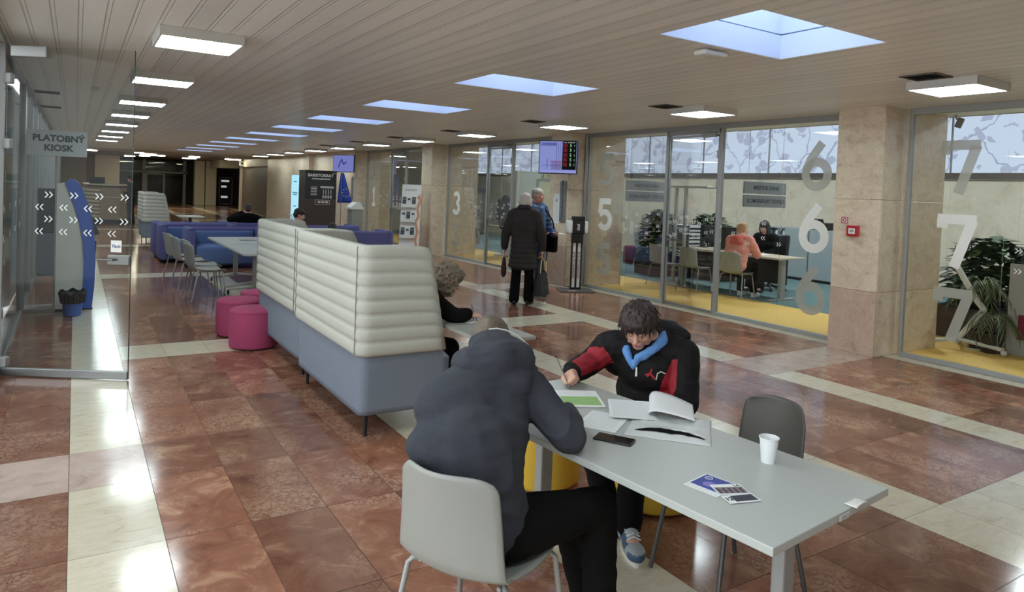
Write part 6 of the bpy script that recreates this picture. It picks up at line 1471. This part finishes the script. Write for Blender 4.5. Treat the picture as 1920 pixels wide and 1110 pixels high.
# ---------------------------------------------------------------- office furniture behind the glass
def office():
    wood = mat('desk_wood', (176, 164, 142), .5, var=.05, vs=10); dw = mat('planter_wood', (58, 46, 40), .6, var=.15, vs=12)
    t = T('office_desk', 'pale office desk at which the person in pink sits', 'desk', (10.55, 8.9, 0)); b = MB(); b.bx(-.36, .36, -1.35, 1.4, .735, .765, .004); P('desktop', b, wood, t)
    for y in (-1.15, 1.2):
        b = MB(); b.bx(-.06, .06, y - .035, y + .035, .03, .735); P('leg', b, M['alu2'], t); b = MB(); b.bx(-.34, .34, y - .04, y + .04, 0, .03, .006); P('foot', b, M['alu2'], t)
    b = MB(); b.bx(.2, .22, -1.1, 1.15, .25, .73); P('modesty_panel', b, M['dark'], t)
    t = T('chair', 'grey office visitor chair under the person in pink', 'chair', (0, 0, 0)); bpy.data.objects.remove(t)
    dup(ch, (9.97, 8.26, 0), -R(80), 'grey visitor chair under the person in the pink jacket'); dup(ch, (9.88, 9.15, 0), -R(86), 'empty grey visitor chair next to the person in the pink jacket'); dup(ch, (9.78, 9.85, 0), -R(94), 'empty grey visitor chair nearest the office plants'); dup(ch, (12.0, 12.75, 0), -R(150), 'grey visitor chair beside the dark red pouf in the office'); 
    dup(ch, (11.3, 6.75, 0), -R(20), 'grey visitor chair behind the lowest number six on the glass')
    t = T('office_chair', 'black office swivel chair of the clerk', 'chair', (11.55, 8.77, 0), R(10)); b = MB(); b.box((0, 0, .46), (.5, .5, .09), .04, 3); P('seat', b, M['dark'], t, True); b = MB(); b.box((.26, 0, .80), (.09, .48, .58), .04, 3, rot=(0, R(8), 0)); P('backrest', b, M['dark'], t, True); b = MB(); b.cyl((0, 0, .06), (0, 0, .44), .03); P('column', b, M['darkmetal'], t)
    for k in range(5): b = MB(); a = k * 2 * PI / 5; b.tube([(0, 0, .1), (.3 * math.cos(a), .3 * math.sin(a), .05)], [.03, .018], 8); b.ell((.3 * math.cos(a), .3 * math.sin(a), .03), (.03, .03, .03), None, 10, 8); P('leg', b, M['dark'], t, True)
    for k, (x, y, a, lab) in enumerate(((10.66, 9.2, -65, 'black computer monitor on the office desk, nearest the person in pink'), (10.68, 9.75, -75, 'black computer monitor on the office desk, beside the paper stack'))):
        t = T('monitor', lab, 'monitor', (x, y, .765), R(a), 'office monitors'); b = MB(); b.box((0, 0, .28), (.52, .03, .32), .006); P('screen', b, M['dark'], t); b = MB(); b.bx(-.03, .03, .01, .04, .01, .2); P('stem', b, M['dark'], t); b = MB(); b.box((0, .02, .006), (.22, .18, .012), .003); P('base', b, M['dark'], t)
    t = T('tray_stack', 'tall stack of grey document trays full of papers on the office desk', 'document trays', (10.5, 10.02, .765))
    for k in range(6):
        b = MB(); b.bx(-.17, .17, -.26, .26, k * .075, k * .075 + .006); b.bx(-.17, -.165, -.26, .26, k * .075, k * .075 + .04); b.bx(.165, .17, -.26, .26, k * .075, k * .075 + .04); tr_ = P('tray', b, mat('tray_grey', (120, 124, 126), .4), t); b = MB(); b.bx(-.155, .155, -.25, .24, k * .075 + .007, k * .075 + .04 + .012 * (k % 2)); P('papers', b, M['paper'], t)
    for q in (-.24, .24):
        b = MB(); b.bx(-.17, -.16, q - .01, q + .01, 0, .45); b.bx(.16, .17, q - .01, q + .01, 0, .45); P('post', b, M['alu2'], t)
    t = T('paper_sheet', 'white papers on the office desk before the person in pink', 'paper', (10.5, 8.2, .766)); b = MB(); b.box((0, 0, .004), (.22, .3, .008)); P('sheet', b, M['paper'], t)
    t = T('mug', 'small white mug on the office desk beside the tray stack', 'mug', (10.3, 10.2, .765)); b = MB(); b.lathe([(.03, 0), (.038, .01), (.04, .09), (.036, .09), (.034, .01)], n=20); P('body', b, M['white'], t, True); b = MB(); b.tube([(.038, 0, .07), (.065, 0, .06), (.065, 0, .03), (.038, 0, .02)], .005, 6); P('handle', b, M['white'], t, True)
    M['lampgrey'] = mat('lamp_grey', (176, 180, 176), .45)
    t = T('uplight_lamp', 'tall grey uplight lamp with two posts and a flat head above the desk', 'lamp', (10.08, 9.85, 0))
    b = MB(); b.bx(-.1, .1, -.3, .2, 0, .02); P('base', b, M['alu2'], t)
    for y in (-.2, .05): b = MB(); b.bx(-.025, .025, y - .025, y + .025, .02, 1.93); P('post', b, M['lampgrey'], t)
    b = MB(); b.box((0, -.38, 1.95), (.34, 1.0, .04), .015); P('head', b, M['lampgrey'], t)
    # cabinet, files
    t = T('storage_cabinet', 'grey storage cabinet with open shelf end against the office back wall', 'cabinet', (13.95, 9.6, 0)); g = mat('cabinet_grey', (150, 160, 164), .5)
    b = MB(); b.bx(-.25, .3, -.8, .45, .06, 1.15, .006); P('body', b, g, t)
    b = MB(); b.bx(-.25, .3, .47, .95, .06, .08); b.bx(-.25, .3, .93, .95, .06, 1.15); b.bx(.28, .3, .47, .95, .06, 1.15)
    for z in (.4, .78, 1.13): b.bx(-.25, .3, .47, .95, z, z + .02)
    P('open_shelf', b, g, t); b = MB(); b.bx(-.26, -.25, -.18, -.17, .08, 1.13); P('door_gap', b, M['dark'], t); b = MB(); b.bx(-.24, .29, -.79, .94, 0, .06); P('plinth', b, M['dark'], t)
    for k in range(6): t = T('binder', '%s binder counted from the far end on the cabinet shelf' % ORD[k], 'binder', (13.9, 10.12 + k * .065, .80), 0, 'binders on the cabinet shelf'); b = MB(); b.bx(-.14, .14, -.027, .027, 0, .3, .003); P('cover', b, [M['paper'], mat('binder_dark', (52, 54, 60), .5), mat('binder_blue', (84, 104, 140), .5)][k % 3], t); b = MB(); b.lathe([(.012, 0), (.012, .002)], n=12); o = P('ring', b, M['alu'], t); o.rotation_euler = (0, -PI / 2, 0); o.location = (-.141, 0, .08)
    t = T('printer', 'black printer on top of the grey storage cabinet', 'printer', (13.95, 9.3, 1.15)); b = MB(); b.bx(-.2, .2, -.25, .25, 0, .16, .02); P('body', b, M['dark'], t); b = MB(); b.box((-.18, 0, .19), (.05, .3, .1), .01, rot=(0, R(-30), 0)); P('paper_tray', b, M['darkmetal'], t)
    # hanging double signs
    def dsign(x0, x1, y, lab):
        t = T('hanging_sign', lab, 'sign', ((x0 + x1) / 2, y, 1.84), 0, 'double signs in the office'); w = (x1 - x0) / 2; sg = mat('sign_mid_grey', (118, 122, 126), .5)
        for z, tx in ((.11, 'MIESTNE DANE'), (-.11, 'KOMUNÁLNY ODPAD')):
            b = MB(); b.bx(-w, w, -.01, .01, z - .10, z + .10, .002); bo = P('board', b, sg, t); b = MB(); tmesh(b, tx, .095, frame((.02, -.011, z), (1, 0, 0), (0, 0, 1)), .002, .0018); P('lettering', b, M['ink'], bo)
        b = MB()
        for s in (-.8, .8): b.cyl((s * w, 0, .2), (s * w, 0, 1.91), .003, n=6)
        P('hanger', b, M['alu2'], t)
    dsign(8.9 + .35, 10.33, 7.6, 'double hanging sign reading MIESTNE DANE, on the right above the pink jacket'); dsign(9.07 + .3, 10.45, 10.6, 'double hanging sign reading MIESTNE DANE, on the left above the plants')
    t = T('pouf', 'dark red cube pouf in the office behind number five', 'pouf', (12.15, 13.3, 0)); b = MB(); b.bx(-.22, .22, -.22, .22, .01, .46, .04, 3); P('upholstery', b, mat('dark_red_felt', (112, 32, 52), .9), t, True)
    # plants
    lf = mat('leaf_green', (52, 74, 46), .5, var=.3, vs=6); lf2 = mat('leaf_light', (92, 106, 66), .5, var=.25, vs=6)
    def leaf(b, p, d, l, w, droop=.3):
        d = d.normalized(); s = d.cross(UP)
        s = s.normalized() if s.length > .01 else V((1, 0, 0)); vs = []; n = 5
        for i in range(n):
            q = i / (n - 1); c = p + d * (l * q) - UP * (droop * l * q * q); ww = w * math.sin(PI * min(.97, .08 + q * .9)); vs += [c - s * ww, c + UP * (-.12 * ww) , c + s * ww]
        b.add(vs, [(i * 3 + k, i * 3 + k + 1, (i + 1) * 3 + k + 1, (i + 1) * 3 + k) for i in range(n - 1) for k in range(2)])
    def bush(nm, lab, cx, cy, sx, sy, z0, z1, nl, ll, lw, ph=.44, pw=None, seed=1, planter=True, m=lf):
        rnd = random.Random(seed); t = T(nm, lab, 'plant', (cx, cy, 0))
        if planter:
            b = MB(); px, py = pw or (sx * .8, sy * .9); b.bx(-px, px, -py, py, 0, ph, .01); P('planter', b, dw, t); b = MB(); b.bx(-px + .02, px - .02, -py + .02, py - .02, ph - .03, ph + .005); P('soil', b, mat('soil', (40, 32, 28), .9), t)
        b = MB()
        for k in range(14):
            x, y = rnd.uniform(-sx, sx) * .7, rnd.uniform(-sy, sy) * .8; b.tube([(x * .8, y * .8, z0 * .8), (x, y, (z0 + z1) / 2), (x * 1.15, y * 1.1, z1 * .93)], [.012, .009, .005], 5)
        P('stems', b, dw, t); b = MB(); b2 = MB()
        for k in range(nl):
            a = rnd.uniform(0, 2 * PI); q = rnd.random() ** .5; z = rnd.uniform(z0, z1); bul = math.sin(PI * min(1, max(.12, (z - z0) / (z1 - z0) * .8 + .18))) ** .5
            p = V((sx * q * math.cos(a) * bul, sy * q * math.sin(a) * bul, z)); d = V((math.cos(a + rnd.uniform(-.7, .7)), math.sin(a + rnd.uniform(-.7, .7)), rnd.uniform(-.3, .7))); s = rnd.uniform(.7, 1.3)
            leaf(b if k % 4 else b2, p, d, ll * s, lw * s)
        P('leaves', b, m, t, True); P('young_leaves', b2, lf2, t, True)
        return t
    bush('hedge_plant', 'bushy green plant in dark planter at left of the office desk', 11.05, 11.35, .42, .45, .30, 1.42, 1300, .14, .05, .44, (.3, .42), 1)
    bush('hedge_plant', 'bushy green plant behind the document trays in the office', 11.75, 10.5, .42, .62, .5, 1.38, 1200, .14, .05, .44, (.3, .5), 2)
    bush('split_leaf_plant', 'large dark leafy plant behind number seven on the glass', 10.45, 4.45, .5, .45, .45, 1.34, 800, .19, .07, .42, (.45, .5), 3)
    bush('split_leaf_plant', 'large dark leafy plant right of number seven, nearest the viewer', 10.25, 3.5, .48, .45, .4, 1.32, 800, .19, .07, .42, (.4, .45), 4)
    def palm(x, y, z, lab, seed):
        rnd = random.Random(seed); t = T('palm_plant', lab, 'plant', (x, y, 0)); b = MB(); b.lathe([(.10, 0), (.14, .24), (.13, .24), (.12, .2)], n=20); P('pot', b, M['dark'], t, True); b = MB(); b.tube([(0, 0, .2), (0, 0, z)], .014, 6); P('stem', b, dw, t); b = MB()
        for k in range(22):
            a = rnd.uniform(0, 2 * PI); e = rnd.uniform(.1, 1.1); d = V((math.cos(a) * math.cos(e), math.sin(a) * math.cos(e), math.sin(e)))
            pts = [V((0, 0, z)) + d * (.36 * q) - UP * (.34 * q * q) for q in [i / 6 for i in range(7)]]; b.tube(pts, .003, 4)
            for i in range(2, 7):
                for s in (-1, 1): leaf(b, pts[i], (pts[i] - pts[i - 1]).normalized() + d.cross(UP) * s * .8, .12, .007, .5)
        P('fronds', b, lf2, t)
    palm(9.55, 4.14, .82, 'small palm with thin pale fronds before the leafy plants, upper', 5); palm(9.48, 3.98, .42, 'small palm with thin pale fronds low before the planter', 6)
    t = T('mobile_stand', 'white angled stand on castor feet behind number seven', 'stand', (9.35, 4.22, 0)); wm = mat('stand_white', (206, 208, 202), .45)
    b = MB(); b.tube([(-.05, .12, 1.05), (.08, -.08, .62), (.12, -.16, .50)], .036, 8); P('upper_arm', b, wm, t, True); b = MB(); b.tube([(.12, -.16, .52), (-.02, .05, .14)], .034, 8); P('lower_arm', b, wm, t, True)
    for p in ((.05, -.42), (-.25, .3), (.3, .2)): b = MB(); b.tube([(-.02, .05, .12), (p[0], p[1], .07)], .024, 8); b.ell((p[0], p[1], .035), (.035, .035, .035), None, 12, 8); P('foot', b, wm, t, True)
    b = MB(); b.lathe([(.03, 0), (.06, .02), (.06, .05), (.02, .06)], (-.05, .12, 1.06), 16); P('head', b, M['alu2'], t, True)
    t = T('power_cable', 'thin white power cable lying on the yellow floor edge behind the glass', 'cable', (9.6, 3.6, 0)); b = MB(); b.tube([(-.2, .6, .01), (-.05, .3, .01), (.15, .1, .01), (.1, -.25, .01), (.3, -.5, .01), (.2, -.62, .06)], .008, 6); P('cable', b, M['white'], t, True)
    t = T('partition_panel', 'grey desk end panel at the right edge behind the glass', 'panel', (9.6, 3.64, 0)); b = MB(); b.bx(-.02, .02, -.3, .22, .0, 1.1, .004); P('panel', b, mat('panel_grey', (150, 148, 142), .5), t); b = MB(); b.bx(-.04, -.02, -.2, .1, .2, .5, .01); P('red_cushion', b, bpy.data.materials['dark_red_felt'], t)
    # office B (beyond pillar two)
    bush('hedge_plant', 'bushy office plant beside the hanging coat behind number three', 9.95, 14.6, .34, .34, .3, 1.5, 620, .13, .042, .4, (.26, .26), 7)
    t = T('coat_stand', 'coat stand in the office behind number three', 'coat stand', (9.75, 15.9, 0)); b = MB(); b.cyl((0, 0, .03), (0, 0, 1.75), .02); P('pole', b, M['alu2'], t); b = MB(); b.lathe([(.22, 0), (.2, .03), (.03, .035)], n=20); P('base', b, M['alu2'], t); b = MB(); b.tube([(-.15, 0, 1.72), (0, 0, 1.66), (.15, 0, 1.72)], .01, 6); P('hooks', b, M['alu2'], t)
    t = T('coat', 'dark patterned coat hanging on the office coat stand', 'coat', (9.75, 15.82, 1.2)); b = MB(); b.ell((0, -.02, .12), (.2, .1, .3)); b.ell((0, -.02, -.25), (.19, .11, .3)); b.caps((.17, 0, .25), (.22, 0, -.2), .06, .05); b.caps((-.17, 0, .25), (-.22, 0, -.2), .06, .05); fuse('cloth', b, mat('coat_dark', (56, 54, 56), .85, var=.3, vs=30), t, .014, 4, .012, 12)
    gp = mat('partition_pale', (200, 204, 192), .5); t = T('office_partition', 'pale partition with a door frame in the office behind number three', 'partition', (11.5, 16.2, 0))
    b = MB(); b.bx(-1.2, 1.6, -.04, .04, 0, 2.3); P('panel', b, gp, t); b = MB(); 
    for x in (-.5, .4): b.bx(x - .03, x + .03, -.07, -.04, 0, 2.1)
    b.bx(-.5, .4, -.07, -.04, 2.04, 2.1); P('door_frame', b, M['alu2'], t); b = MB(); b.bx(-.46, .36, -.055, -.04, .02, 2.03); P('door_panel', b, mat('door_yellowish', (208, 204, 168), .5), t)
    t = T('door_sign', 'small sign above the inner office door behind number three', 'sign', (11.45, 16.1, 2.2)); b = MB(); b.bx(-.3, .3, -.02, 0, -.07, .07); P('board', b, mat('sign_cream', (198, 186, 150), .5), t); b = MB(); tmesh(b, 'KOZEM', .1, frame((0, -.021, 0), (1, 0, 0), (0, 0, 1)), .002, .001); P('lettering', b, M['ink'], t)
    t = T('wall_sign', 'dark grey sign inside the office behind number three', 'sign', (9.4, 16.7, 1.72)); b = MB(); b.bx(-.25, .3, -.02, .0, -.1, .1); P('board', b, mat('sign_dk2', (92, 96, 100), .5), t); b = MB(); b.bx(-.15, .2, -.022, -.02, -.02, .02); P('lettering', b, M['ink'], t)
office()
# shelving wall etc. behind number one
t = T('office_shelf', 'grey shelf unit in the office behind number one', 'shelf', (10.4, 19.6, 0)); b = MB(); b.bx(-.2, .2, -1.0, 1.0, .05, 1.7, .005); P('body', b, mat('shelf_grey', (120, 120, 114), .5), t); b = MB()
for z in (.5, .95, 1.35): b.bx(-.21, -.2, -.98, .98, z, z + .02)
P('shelf_board', b, M['alu2'], t)

# ---------------------------------------------------------------- light, world, camera
w = bpy.data.worlds.new('sky'); scene.world = w; w.use_nodes = True; bg = w.node_tree.nodes['Background']; bg.inputs[0].default_value = lin((228, 233, 240)); bg.inputs[1].default_value = 2.0
for k, s in enumerate(SKY):
    l = bpy.data.lights.new('skylight_day', 'AREA'); l.shape = 'RECTANGLE'; l.size = (SX1 - SX0) * .97; l.size_y = SH * 1.94; l.energy = 4; l.color = (.78, .88, 1.0)
    o = bpy.data.objects.new('skylight_day', l); COL.objects.link(o); o.location = ((SX0 + SX1) / 2, s, ZC + .595); o.visible_camera = True
cam = bpy.data.cameras.new('camera'); co = bpy.data.objects.new('camera', cam); COL.objects.link(co); scene.camera = co
FPX, CX, CY, YAW, PIT, ROL, CH = 1301.516, 960.0, 395.99, .56264, .0291684, -.0392884, 1.74
fw = V((math.sin(YAW) * math.cos(PIT), math.cos(YAW) * math.cos(PIT), -math.sin(PIT))); r0 = V((math.cos(YAW), -math.sin(YAW), 0)); d0 = fw.cross(r0)
r2 = r0 * math.cos(ROL) + d0 * math.sin(ROL); d2 = r0 * -math.sin(ROL) + d0 * math.cos(ROL)
Mc = Matrix((r2, -d2, -fw)).transposed().to_4x4(); Mc.translation = V((0, 0, CH)); co.matrix_world = Mc
cam.sensor_fit = 'HORIZONTAL'; cam.sensor_width = 36; cam.lens = FPX * 36 / 1920; cam.shift_x = 0; cam.shift_y = -(555 - CY) / 1920; cam.clip_end = 200; cam.clip_start = .05
scene.view_settings.view_transform = 'Standard'; scene.view_settings.look = 'None'; scene.view_settings.gamma = 1; scene.view_settings.use_curve_mapping = False; scene.view_settings.exposure = 1.0
scene.cycles.max_bounces = 12; scene.cycles.diffuse_bounces = 7; scene.cycles.glossy_bounces = 4; scene.cycles.transparent_max_bounces = 24; scene.cycles.caustics_reflective = False; scene.cycles.caustics_refractive = False
scene.cycles.use_denoising = True; scene.cycles.sample_clamp_indirect = 6
